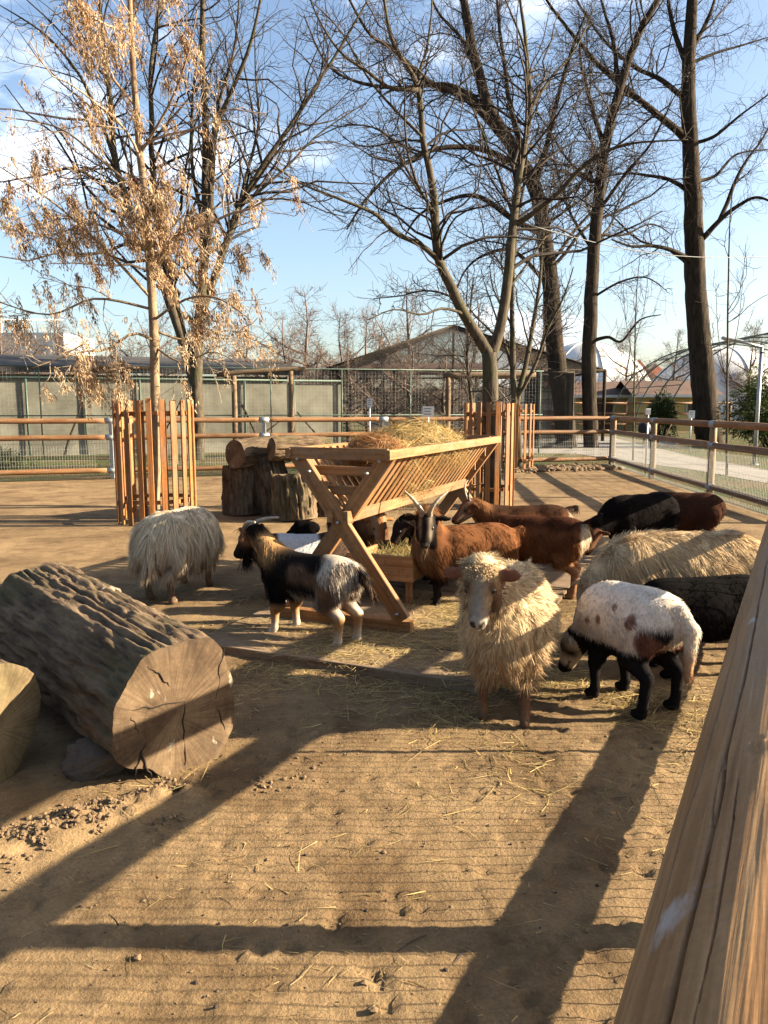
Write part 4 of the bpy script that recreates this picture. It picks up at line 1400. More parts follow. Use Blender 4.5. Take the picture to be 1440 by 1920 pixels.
# ------------------------------------------------------------------ logs and stumps
def bark_log(name, label, a, b, prof, mat_b, mat_c, nl=90, na=120, rid=0.03, taper=0.0, seed=0, roll=0.0, group=None, rid_n=16, bow=0.0, rough_end=0.0, cat='log'):
    """log from a to b, local x along it; prof = radius for evenly spaced angles"""
    a, b = Vector(a), Vector(b)
    L = (b - a).length
    root = empty(name)
    x = (b - a).normalized()
    u = Vector((0, 0, 1)) if abs(x.z) < 0.9 else Vector((1, 0, 0))
    y = u.cross(x).normalized()
    z = x.cross(y)
    Mx = Matrix((x, y, z)).transposed().to_4x4()
    Mx.translation = a
    root.matrix_world = Mx
    tag(root, label, cat, group)
    th = np.linspace(0, 2 * math.pi, na, endpoint=False)
    pr = A(prof, float)
    pa = np.arange(len(pr) + 1) * 2 * math.pi / len(pr)
    base = np.interp((th + roll) % (2 * math.pi), pa, np.append(pr, pr[0]))
    base = (base + np.roll(base, 1) + np.roll(base, -1) + np.roll(base, 2) + np.roll(base, -2)) / 5
    base = base * (1 + 0.07 * fbm(np.stack([np.cos(th) * 2.2 + seed, np.sin(th) * 2.2, th * 0], -1), 3))
    t = np.linspace(0, L, nl)
    TT, TH = np.meshgrid(t, th, indexing='ij')
    R = base[None] * (1 - taper * TT / L)
    ca, sa = np.cos(TH), np.sin(TH)
    Rm = base.mean()
    wv = 0.5 * np.stack([fbm(np.stack([ca * 3, sa * 3, TT * 5], -1), 2)] * 3, -1)
    ra = rid_n / 6.28 * 2.2
    rr = vnoise(np.stack([ca * ra + seed, sa * ra, TT * 1.7 + seed * 3], -1) + wv * 0.8)
    rq = vnoise(np.stack([ca * ra * 2.1 + seed, sa * ra * 2.1, TT * 3.6 + seed * 5], -1) + wv)
    ridge = 1.15 - 1.5 * np.clip(1 - np.abs(rr) * 3.2, 0, 1) ** 1.3 - 0.8 * np.clip(1 - np.abs(rq) * 3.0, 0, 1)
    fine = fbm(np.stack([ca * 8, sa * 8, TT * 9 + seed], -1), 4)
    edge = np.clip(np.minimum(TT, L - TT) / 0.05, 0.12, 1)
    flake = np.sign(fine) * np.abs(fine) ** 0.6
    sharp = fbm(np.stack([ca * 17, sa * 17, TT * 11 + seed], -1), 3)
    D = R + rid * (ridge - 0.6) * edge + rid * 0.4 * flake * edge + rid * 0.45 * sharp * edge + 0.02 * Rm / 0.25 * fbm(np.stack([ca * 1.5 + seed, sa * 1.5, TT * 1.5], -1), 2)
    V = np.stack([TT, D * ca, D * sa], -1)
    V[..., 2] += bow * np.sin(np.pi * TT / L)
    if rough_end:
        V[-1, :, 0] += rough_end * fbm(np.stack([ca[-1] * 4, sa[-1] * 4, sa[-1] * 0], -1), 3)
    idx = np.arange(nl * na).reshape(nl, na)
    F = np.stack([idx[:-1], np.roll(idx, -1, 1)[:-1], np.roll(idx, -1, 1)[1:], idx[1:]], -1).reshape(-1, 4)
    mobj('bark', V.reshape(-1, 3), F, mat_b, root)
    for end in (0, 1):
        ring = V[0 if end == 0 else -1]
        k = 14
        cen = A([ring[:, 0].mean(), 0, V[0 if end == 0 else -1, :, 2].mean()])
        fr = np.linspace(1.0, 0.02, k)
        G = cen[None, None] + (ring - cen)[None] * fr[:, None, None]
        crv = 0.006 * fbm(np.stack([G[..., 1] * 14, G[..., 2] * 14, G[..., 1] * 0 + seed], -1), 3)
        G[1:, :, 0] += (crv[1:] - 0.004) * (1 if end else -1) * -1
        ci = np.arange(k * na).reshape(k, na)
        f = np.stack([ci[:-1], ci[1:], np.roll(ci, -1, 1)[1:], np.roll(ci, -1, 1)[:-1]], -1).reshape(-1, 4)
        if end == 0:
            f = f[:, ::-1]
        f = f[:, ::-1]
        fc = ci[-1][None] if end else ci[-1][::-1][None]
        mobj('sawn_face', G.reshape(-1, 3), [f, fc], mat_c, root)
    return root, V


def sawn(name, c1, c2, c3, off=(0, 0)):
    m, n, l, b = mat_base(name, 0.9, 0.15)
    tc = n.new('ShaderNodeTexCoord')
    sx = n.new('ShaderNodeSeparateXYZ')
    l.new(tc.outputs['Object'], sx.inputs[0])

    def mth(op, a_, b_=None):
        q = n.new('ShaderNodeMath')
        q.operation = op
        for i, v_ in enumerate((a_, b_)):
            if v_ is None:
                continue
            if isinstance(v_, (int, float)):
                q.inputs[i].default_value = v_
            else:
                l.new(v_, q.inputs[i])
        return q.outputs[0]
    yy = mth('SUBTRACT', sx.outputs['Y'], off[0])
    zz = mth('SUBTRACT', sx.outputs['Z'], off[1])
    rad = mth('SQRT', mth('ADD', mth('MULTIPLY', yy, yy), mth('MULTIPLY', zz, zz)))
    ang = mth('ARCTAN2', zz, yy)
    cb = n.new('ShaderNodeCombineXYZ')
    l.new(mth('MULTIPLY', ang, 11.0), cb.inputs['X'])
    l.new(mth('MULTIPLY', rad, 3.0), cb.inputs['Y'])
    rays = noise(n, l, cb.outputs[0], 1.6, 4, 0.6)
    v = coords(n, l, (1, 1, 1), False)
    blot = noise(n, l, v, 5, 6, 0.6)
    fine = noise(n, l, v, 70, 5, 0.7)
    c = ramp(n, l, blot, [(0.3, c1), (0.5, c2), (0.7, c3)])
    dirt = noise(n, l, v, 2.4, 6, 0.65, 0.6)
    c = mixc(n, l, 0.85, c, ramp(n, l, dirt, [(0.36, (0.45, 0.42, 0.4)), (0.52, (0.95, 0.95, 0.95)), (0.7, (1.1, 1.08, 1.05))]), 'MULTIPLY')
    c = mixc(n, l, 0.75, c, ramp(n, l, rays, [(0.3, (0.5, 0.47, 0.45)), (0.55, (1.1, 1.08, 1.05))]), 'MULTIPLY')
    cb2 = n.new('ShaderNodeCombineXYZ')
    wn_ = noise(n, l, v, 4, 3)
    l.new(mth('ADD', mth('MULTIPLY', rad, 70), mth('MULTIPLY', wn_, 6)), cb2.inputs['X'])
    rg = noise(n, l, cb2.outputs[0], 1.0, 2)
    c = mixc(n, l, 0.35, c, ramp(n, l, rg, [(0.35, (0.68, 0.64, 0.6)), (0.6, (1.08, 1.06, 1.04))]), 'MULTIPLY')
    c = mixc(n, l, 0.4, c, ramp(n, l, fine, [(0.3, (0.6, 0.6, 0.6)), (0.65, (1.1, 1.1, 1.1))]), 'MULTIPLY')
    wh = noise(n, l, coords(n, l, (1.3, 1.6, 1), False), 9, 5, 0.55)
    c = mixc(n, l, ramp(n, l, wh, [(0.66, (0, 0, 0)), (0.72, (0.55, 0.55, 0.55))]), c, (0.62, 0.58, 0.45))
    l.new(c, b.inputs['Base Color'])
    bump(n, l, b, mth('ADD', rays, fine), 0.35, 0.004)
    return m


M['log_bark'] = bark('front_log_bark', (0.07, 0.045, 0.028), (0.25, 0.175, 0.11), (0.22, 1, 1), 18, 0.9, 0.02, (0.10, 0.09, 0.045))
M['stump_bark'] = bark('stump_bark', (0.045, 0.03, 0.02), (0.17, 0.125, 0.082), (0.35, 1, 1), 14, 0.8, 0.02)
M['sawn'] = sawn('sawn_face', (0.085, 0.057, 0.036), (0.165, 0.112, 0.068), (0.25, 0.175, 0.105), (0.03, -0.03))
M['sawn_dark'] = sawn('sawn_face_dark', (0.10, 0.07, 0.045), (0.16, 0.115, 0.075), (0.22, 0.165, 0.11))
M['sawn_green'] = sawn('sawn_face_mossy', (0.13, 0.11, 0.055), (0.22, 0.165, 0.09), (0.3, 0.235, 0.135))
M['stone'] = plain('stone', (0.10, 0.08, 0.062), 0.95, 0.35, 8, 0.6)
M['fungus'] = plain('bracket_fungus', (0.26, 0.2, 0.14), 0.9, 0.25, 14, 0.4)

# the big front log: near sawn end turned to the right
rad = 0.27
big, BV = bark_log('felled_log', 'big weathered felled log at the left with a sawn end facing right',
                   (-0.80, 2.86, 0.262), (-1.86, 4.02, 0.31), [0.262, 0.24, 0.262, 0.262, 0.30, 0.258, 0.24, 0.275, 0.315, 0.29, 0.25, 0.285], M['log_bark'], M['sawn'], 190, 210, 0.015, -0.06, 3, 0, 'logs lying in the paddock', 20, 0.0, 0.05)
# fungus brackets, knots and drying cracks on it
Minv = big.matrix_world
for i, (t, a_, s) in enumerate([(0.95, 2.1, 0.05), (0.62, 2.3, 0.035), (0.42, 2.75, 0.028), (1.1, 2.9, 0.04)]):
    k = 60
    u = norm(rng.normal(0, 1, (1, 3)))
    uu, vv = np.meshgrid(np.linspace(0, 2 * math.pi, 16, endpoint=False), np.linspace(-1.5, 1.5, 9))
    S_ = np.stack([np.cos(uu) * np.cos(vv), np.sin(uu) * np.cos(vv), np.sin(vv) * 0.7], -1).reshape(-1, 3)
    S_ = S_ * (1 + 0.45 * fbm(S_ * 2.2 + i * 4, 3))[:, None] * s
    q = A([[r_ * 16 + j, r_ * 16 + (j + 1) % 16, (r_ + 1) * 16 + (j + 1) % 16, (r_ + 1) * 16 + j] for r_ in range(8) for j in range(16)])
    # angle measured on the left/top flank (local y points away from the camera side)
    rl = 0.27
    mobj('fungus_bracket', S_, q, M['fungus'], big, loc=(t, -math.cos(a_) * rl * -1, math.sin(a_) * rl))
crk = []
for (y0, z0, y1, z1, w) in [(-0.02, 0.02, -0.02, -0.24, 0.006), (-0.02, 0.02, 0.2, 0.05, 0.006), (0.2, 0.05, 0.17, -0.05, 0.004), (-0.2, 0.2, -0.16, -0.02, 0.006), (-0.16, -0.02, -0.2, -0.15, 0.004), (0.16, -0.12, 0.12, -0.25, 0.007), (0.03, 0.1, 0.12, 0.2, 0.004), (0.14, -0.1, 0.19, -0.22, 0.005)]:
    k = 14
    t = np.linspace(0, 1, k)
    yy = y0 + (y1 - y0) * t + 0.007 * vnoise(np.stack([t * 9 + y0 * 50, t * 0, t * 0], -1))
    zz = z0 + (z1 - z0) * t + 0.007 * vnoise(np.stack([t * 9 + z0 * 70 + 9, t * 0, t * 0], -1))
    crk.append(tubes(np.stack([np.full(k, -0.004), yy, zz], -1)[None], (w * 0.55 * np.sin(np.pi * (t * 0.9 + 0.05)))[None] + 0.0006, 5))
M['crack'] = plain('crack_shadowed_wood', (0.025, 0.017, 0.012), 1.0, 0.2, 10, 0)
for V, F in crk:
    mobj('crack', V, F, M['crack'], big)

bark_log('felled_log', 'pale sawn log end at the left edge beside the big log', (-1.46, 2.74, 0.225), (-2.6, 3.2, 0.25), [0.23, 0.22, 0.235, 0.24, 0.23, 0.21, 0.23, 0.235], M['log_bark'], M['sawn_green'], 60, 120, 0.02, 0, 8, 0, 'logs lying in the paddock')


def rock(name, label, c, s, seed, parent=None):
    uu, vv = np.meshgrid(np.linspace(0, 2 * math.pi, 28, endpoint=False), np.linspace(-1.52, 1.52, 18))
    S_ = np.stack([np.cos(uu) * np.cos(vv), np.sin(uu) * np.cos(vv), np.sin(vv)], -1).reshape(-1, 3)
    S_ = S_ * (1 + 0.5 * fbm(S_ * 1.7 + seed, 4))[:, None] * A(s)
    q = A([[r_ * 28 + j, r_ * 28 + (j + 1) % 28, (r_ + 1) * 28 + (j + 1) % 28, (r_ + 1) * 28 + j] for r_ in range(17) for j in range(28)])
    o = mobj(name, S_, q, M['stone'], parent, smooth=False, loc=c)
    return tag(o, label, 'stone')


rock('stone', 'dark angular stone wedged under the big front log', (-1.13, 2.86, 0.05), (0.12, 0.1, 0.075), 3)

# stump group behind the rack
gs = 'stumps and logs heaped by the left guard'
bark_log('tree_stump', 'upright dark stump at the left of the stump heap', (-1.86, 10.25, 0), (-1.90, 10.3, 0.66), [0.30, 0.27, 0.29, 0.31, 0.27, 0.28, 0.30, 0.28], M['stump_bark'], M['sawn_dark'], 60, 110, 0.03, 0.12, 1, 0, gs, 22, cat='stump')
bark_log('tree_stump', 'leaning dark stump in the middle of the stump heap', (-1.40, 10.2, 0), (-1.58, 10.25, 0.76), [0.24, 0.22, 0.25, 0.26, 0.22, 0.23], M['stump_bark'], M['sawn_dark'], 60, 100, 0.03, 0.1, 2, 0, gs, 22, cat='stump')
bark_log('tree_stump', 'sunlit stump with deeply furrowed bark at the front of the heap', (-1.13, 9.72, 0), (-1.18, 9.78, 0.57), [0.28, 0.31, 0.27, 0.25, 0.29, 0.33, 0.27, 0.26], M['log_bark'], M['sawn'], 80, 140, 0.04, 0.08, 5, 0, gs, 26, 0, 0.05, cat='stump')
bark_log('felled_log', 'short log with dark sawn end lying on top of the left stump', (-1.93, 9.95, 0.81), (-1.30, 10.75, 0.85), [0.19, 0.18, 0.2, 0.19, 0.17, 0.19], M['stump_bark'], M['sawn_dark'], 50, 90, 0.018, 0, 6, 0, 'logs lying in the paddock')
bark_log('felled_log', 'pale rough log lying across the top of the stump heap', (-1.45, 9.9, 0.88), (-0.75, 10.3, 0.86), [0.15, 0.14, 0.15, 0.16, 0.14, 0.13, 0.15], M['log_bark'], M['sawn'], 60, 90, 0.022, -0.1, 7, 0, 'logs lying in the paddock', 9, 0.02)
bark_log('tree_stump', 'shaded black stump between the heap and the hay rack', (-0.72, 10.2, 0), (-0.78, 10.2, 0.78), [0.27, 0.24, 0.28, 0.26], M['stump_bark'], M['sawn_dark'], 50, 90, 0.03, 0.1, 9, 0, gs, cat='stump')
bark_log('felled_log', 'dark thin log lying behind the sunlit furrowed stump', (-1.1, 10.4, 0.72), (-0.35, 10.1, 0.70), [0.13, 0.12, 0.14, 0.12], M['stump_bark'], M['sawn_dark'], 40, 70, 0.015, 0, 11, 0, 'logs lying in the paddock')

# ------------------------------------------------------------------ platform and hay rack
RO = A([-0.265, 4.83])                    # middle of the near foot beam
RU = norm(A([0.83, -0.36]))               # across the rack, to the right
RV = A([-RU[1], RU[0]])                   # along the rack, away


def rk(u, v, z):
    return A([u * RU[0] + v * RV[0], u * RU[1] + v * RV[1], z])


ang_r = math.atan2(RU[1], RU[0])
plat = empty('wooden_platform', (RO[0], RO[1], 0))
tag(plat, 'low dusty plank platform under the hay rack', 'platform')
vs = np.linspace(-0.70, 2.9, 9)
for i in range(8):
    va, vb = vs[i] + 0.004, vs[i + 1] - 0.004
    zt = 0.018 + 0.004 * (i % 3)
    beam('plank', rk(-0.66, (va + vb) / 2, zt), rk(1.16, (va + vb) / 2, zt), vb - va, 0.03, M['plank'], plat, bev=0.003)
beam('edge_board', rk(-0.68, -0.72, 0.02), rk(1.18, -0.72, 0.02), 0.03, 0.055, M['oldwood'], plat)

rack = empty('hay_rack', (RO[0], RO[1], 0.035))
tag(rack, 'wooden V-shaped hay rack on crossed legs, heaped with hay', 'hay rack')
LV = 2.4
ZX, ZTOP, HT, HF = 0.67, 1.10, 0.315, 0.43
for v in (0.0, LV):
    beam('foot_beam', rk(-0.48, v, 0.035), rk(0.48, v, 0.035), 0.07, 0.07, M['rack'], rack)
    beam('cross_leg', rk(HF, v - 0.025, 0.075), rk(-HT, v - 0.025, ZTOP), 0.045, 0.10, M['rack'], rack, up=tuple(rk(1, 0, 0.7)))
    beam('cross_leg', rk(-HF, v + 0.025, 0.075), rk(HT, v + 0.025, ZTOP), 0.045, 0.10, M['rack'], rack, up=tuple(rk(-1, 0, 0.7)))
    sgn = -1 if v == 0 else 1
    for z in (0.86, 0.985):
        hw = (z - ZX) * HT / (ZTOP - ZX) + 0.03
        beam('end_board', rk(-hw, v - sgn * 0.062, z), rk(hw, v - sgn * 0.062, z), 0.02, 0.06, M['rack'], rack)
    beam('end_board', rk(-HT - 0.025, v + sgn * 0.055, ZTOP), rk(HT + 0.025, v + sgn * 0.055, ZTOP), 0.022, 0.075, M['rack'], rack)
for s in (-1, 1):
    beam('top_rail', rk(s * (HT + 0.03), -0.08, ZTOP), rk(s * (HT + 0.03), LV + 0.08, ZTOP), 0.035, 0.06, M['rack'], rack)
    beam('bottom_rail', rk(s * 0.055, -0.07, ZX + 0.035), rk(s * 0.055, LV + 0.07, ZX + 0.035), 0.035, 0.075, M['rack'], rack)
    ns = 23
    for k in range(ns):
        v = 0.09 + (LV - 0.18) * k / (ns - 1)
        beam('slat', rk(s * 0.04, v, ZX + 0.05), rk(s * (HT + 0.005), v, ZTOP + 0.015), 0.06, 0.018, M['rack'], rack, up=tuple(rk(s, 0, -0.72)), bev=0.002)
for v, vo in ((0.0, -0.075), (LV, 0.075)):
    for (u_, z_) in ((0.0, ZX), (0.285, 1.06), (-0.285, 1.06), (0.4, 0.12), (-0.4, 0.12), (0.2, 0.985), (-0.2, 0.985)):
        pole('bolt', rk(u_, v + (-0.045 if v == 0 else 0.045), z_), rk(u_, v + vo, z_), 0.009, M['galv'], rack, 8)
# trough under the rack
tro = empty('feed_trough', (RO[0], RO[1], 0.035))
tag(tro, 'low wooden feed trough with loose hay under the rack', 'trough')
for (a_, b_) in ((rk(-0.24, 0.6, 0.25), rk(-0.24, 1.8, 0.25)), (rk(0.24, 0.6, 0.25), rk(0.24, 1.8, 0.25))):
    beam('side_board', a_, b_, 0.025, 0.16, M['rack'], tro)
for v in (0.59, 1.81):
    beam('end_board', rk(-0.255, v, 0.26), rk(0.255, v, 0.26), 0.03, 0.18, M['rack'], tro)
    for s in (-1, 1):
        beam('leg', rk(s * 0.2, v + (0.06 if v < 1 else -0.06), 0.0), rk(s * 0.2, v + (0.06 if v < 1 else -0.06), 0.17), 0.05, 0.05, M['rack'], tro, up=(0, 1, 0))
beam('bottom_board', rk(0, 0.61, 0.18), rk(0, 1.79, 0.18), 0.45, 0.02, M['rack'], tro)


def straw_mass(name, label, cat, base, spots, n_, colr, seed, lenr=(0.08, 0.28), wr=(0.002, 0.005), flat=0.5, core=True, k_=3, mound=None):
    """spots: list of (center xyz, radii)"""
    r2 = np.random.default_rng(seed)
    root = empty(name, tuple(base))
    tag(root, label, cat)
    vol = A([s[1][0] * s[1][1] for s in spots])
    w = vol / vol.sum()
    Vs = []
    for i, (c_, rad_) in enumerate(spots):
        k = int(n_ * w[i])
        u = norm(r2.normal(0, 1, (k, 3)))
        p = A(c_) + u * (r2.random((k, 1)) ** 0.3 * 1.02) * A(rad_) * (1 + 0.25 * fbm(u * 2 + i * 3, 2))[:, None]
        d = norm(np.cross(u, r2.normal(0, 1, (k, 3))) * A([1, 1, flat]) + 0.25 * u)
        L = r2.uniform(*lenr, k)
        sd = norm(np.cross(d, u + r2.normal(0, 0.4, (k, 3))))
        C = A([colr]) * r2.uniform(0.5, 1.35, (k, 1)) * A([[1, 1, 1]]) + A([[0.03, -0.02, -0.02]]) * r2.normal(0, 1, (k, 1))
        V, F, C = ribbons(p - d * L[:, None] * 0.5, d, sd, L, r2.uniform(*wr, k), np.clip(C, 0.02, 1), k_, 0.25, r2.normal(0, 0.25, (k, 3)))
        Vs.append((V, F, C))
    V, F = join([(a_, b_) for a_, b_, _ in Vs])
    kind(mobj('strands', V, F, M['straw'], root, col=np.concatenate([c_ for _, _, c_ in Vs])), 'stuff')
    if core:
        for i, (c_, rad_) in enumerate(spots):
            uu, vv = np.meshgrid(np.linspace(0, 2 * math.pi, 24, endpoint=False), np.linspace(-1.55, 1.55, 14))
            S_ = np.stack([np.cos(uu) * np.cos(vv), np.sin(uu) * np.cos(vv), np.sin(vv)], -1).reshape(-1, 3)
            S_ = A(c_) + S_ * (0.82 + 0.2 * fbm(S_ * 2.5 + i, 3))[:, None] * A(rad_)
            q = A([[r_ * 24 + j, r_ * 24 + (j + 1) % 24, (r_ + 1) * 24 + (j + 1) % 24, (r_ + 1) * 24 + j] for r_ in range(13) for j in range(24)])
            mobj('hay_core', S_, q, M['straw'], root, col=np.tile(A([colr]) * 0.7, (len(S_), 1)))
    return root


sp_ = []
for v, z, ru, rz_ in ((0.6, 1.06, 0.2, 0.13), (0.95, 1.09, 0.24, 0.17), (1.3, 1.11, 0.25, 0.19), (1.6, 1.09, 0.22, 0.16), (1.8, 1.05, 0.18, 0.11)):
    sp_.append((rk(0.02, v, z), (ru + 0.03, 0.3, rz_)))
    if 0.9 < v < 1.5:
        sp_.append((rk(0.0, v, 0.88), (0.11, 0.22, 0.2)))
straw_mass('hay_heap', 'golden heap of hay piled on top of the rack', 'hay', (RO[0], RO[1], 0.035), sp_, 26000, (0.47, 0.32, 0.12), 5)
sp_ = [(rk(0.03, 0.45, 1.09), (0.2, 0.2, 0.13))]
straw_mass('hay_heap', 'reddish clump of hay at the near end of the rack top', 'hay', (RO[0], RO[1], 0.035), sp_, 4500, (0.36, 0.17, 0.06), 6, (0.06, 0.2), (0.002, 0.004))
sp_ = [(rk(0.0, v, 0.27), (0.19, 0.2, 0.05)) for v in (0.8, 1.05, 1.3, 1.6)]
straw_mass('hay_heap', 'loose greenish hay lying in the trough', 'hay', (RO[0], RO[1], 0.035), sp_, 5000, (0.46, 0.36, 0.14), 8)
# ------------------------------------------------------------------ animals
def sd_cone(p, a, b, ra, rb):
    a, b = A(a, float), A(b, float)
    ab = b - a
    t = np.clip(((p - a) @ ab) / max(ab @ ab, 1e-9), 0, 1)
    return np.linalg.norm(p - a - t[:, None] * ab, axis=1) - (ra + (rb - ra) * t)


def sd_ell(p, c, r, R=None):
    q = p - A(c, float)
    if R is not None:
        q = q @ R                      # columns of R are the ellipsoid axes
    r = A(r, float)
    k0 = np.linalg.norm(q / r, axis=1)
    k1 = np.linalg.norm(q / (r * r), axis=1)
    return k0 * (k0 - 1) / np.maximum(k1, 1e-6)


def smin(a, b, k):
    h = np.clip(0.5 + 0.5 * (b - a) / k, 0, 1)
    return b * (1 - h) + a * h - k * h * (1 - h)


def field(prims):
    def f(p):
        d = None
        for pr in prims:
            e = sd_cone(p, *pr[2:]) if pr[0] == 'c' else sd_ell(p, *pr[2:])
            d = e if d is None else smin(d, e, pr[1])
        return d
    return f


def grad(f, p, e=0.003):
    g = np.empty_like(p)
    for k in range(3):
        o = np.zeros(3)
        o[k] = e
        g[:, k] = f(p + o) - f(p - o)
    return norm(g)


def surface(f, lo, hi, h):
    lo, hi = A(lo, float), A(hi, float)
    n_ = np.ceil((hi - lo) / h).astype(int) + 1
    ax = [lo[k] + h * np.arange(n_[k]) for k in range(3)]
    G = np.stack(np.meshgrid(*ax, indexing='ij'), -1)
    q = 4                                              # coarse pass finds the cells near the skin
    cv = f(G[::q, ::q, ::q].reshape(-1, 3)).reshape(G[::q, ::q, ::q].shape[:3])
    cu = cv.repeat(q, 0).repeat(q, 1).repeat(q, 2)
    pad = [(0, max(0, n_[k] - cu.shape[k])) for k in range(3)]
    cu = np.pad(cu, pad, mode='edge')[:n_[0], :n_[1], :n_[2]]
    val = cu.copy()
    near = np.abs(cu) < h * q * 1.9
    val[near] = f(G[near])
    ins = val < 0
    c = [slice(0, -1), slice(1, None)]
    cnt = np.zeros(n_ - 1)
    acc = np.zeros((*(n_ - 1), 3))
    corner = {}
    for i in (0, 1):
        for j in (0, 1):
            for k in (0, 1):
                corner[i, j, k] = val[c[i], c[j], c[k]]
    for e in range(3):
        oth = [k for k in range(3) if k != e]
        for u in (0, 1):
            for v in (0, 1):
                s0 = [0, 0, 0]
                s0[oth[0]], s0[oth[1]] = u, v
                s1 = list(s0)
                s1[e] = 1
                a_, b_ = corner[tuple(s0)], corner[tuple(s1)]
                cr_ = (a_ < 0) != (b_ < 0)
                t = np.where(cr_, a_ / np.where(a_ - b_ == 0, 1, a_ - b_), 0)
                P = np.zeros((*(n_ - 1), 3))
                for k in range(3):
                    P[..., k] = s0[k]
                P[..., e] = t
                acc += P * cr_[..., None]
                cnt += cr_
    act = cnt > 0
    ids = -np.ones(act.shape, int)
    ids[act] = np.arange(act.sum())
    cell = np.stack(np.nonzero(act), -1)
    V = lo + h * (cell + acc[act] / cnt[act][:, None])
    Fs = []
    for e in range(3):
        o1, o2 = [(1, 2), (2, 0), (0, 1)][e]
        sl0 = [slice(None)] * 3
        sl1 = [slice(None)] * 3
        sl0[e], sl1[e] = slice(0, -1), slice(1, None)
        a_, b_ = ins[tuple(sl0)], ins[tuple(sl1)]
        for flip, msk in ((False, a_ & ~b_), (True, ~a_ & b_)):
            q = np.stack(np.nonzero(msk), -1)
            ok = (q[:, o1] > 0) & (q[:, o2] > 0) & (q[:, o1] < act.shape[o1]) & (q[:, o2] < act.shape[o2])
            q = q[ok]
            quad = []
            for d1, d2 in ((-1, -1), (0, -1), (0, 0), (-1, 0)):
                w = q.copy()
                w[:, o1] += d1
                w[:, o2] += d2
                quad.append(ids[w[:, 0], w[:, 1], w[:, 2]])
            quad = np.stack(quad, -1)
            Fs.append(quad[:, ::-1] if flip else quad)
    F = np.concatenate(Fs)
    F = F[(F >= 0).all(1)]
    for _ in range(2):
        g = grad(f, V)
        V = V - g * f(V)[:, None] * 0.8
    return V, F


def basis(yaw, pitch, roll=0.0):
    """head frame in body space: f muzzle, s left, u up"""
    f = A([math.cos(yaw) * math.cos(pitch), math.sin(yaw) * math.cos(pitch), math.sin(pitch)])
    s = A([-math.sin(yaw), math.cos(yaw), 0])
    u = np.cross(f, s)
    c, q = math.cos(roll), math.sin(roll)
    return f, s * c + u * q, u * c - s * q


ANIMALS = []


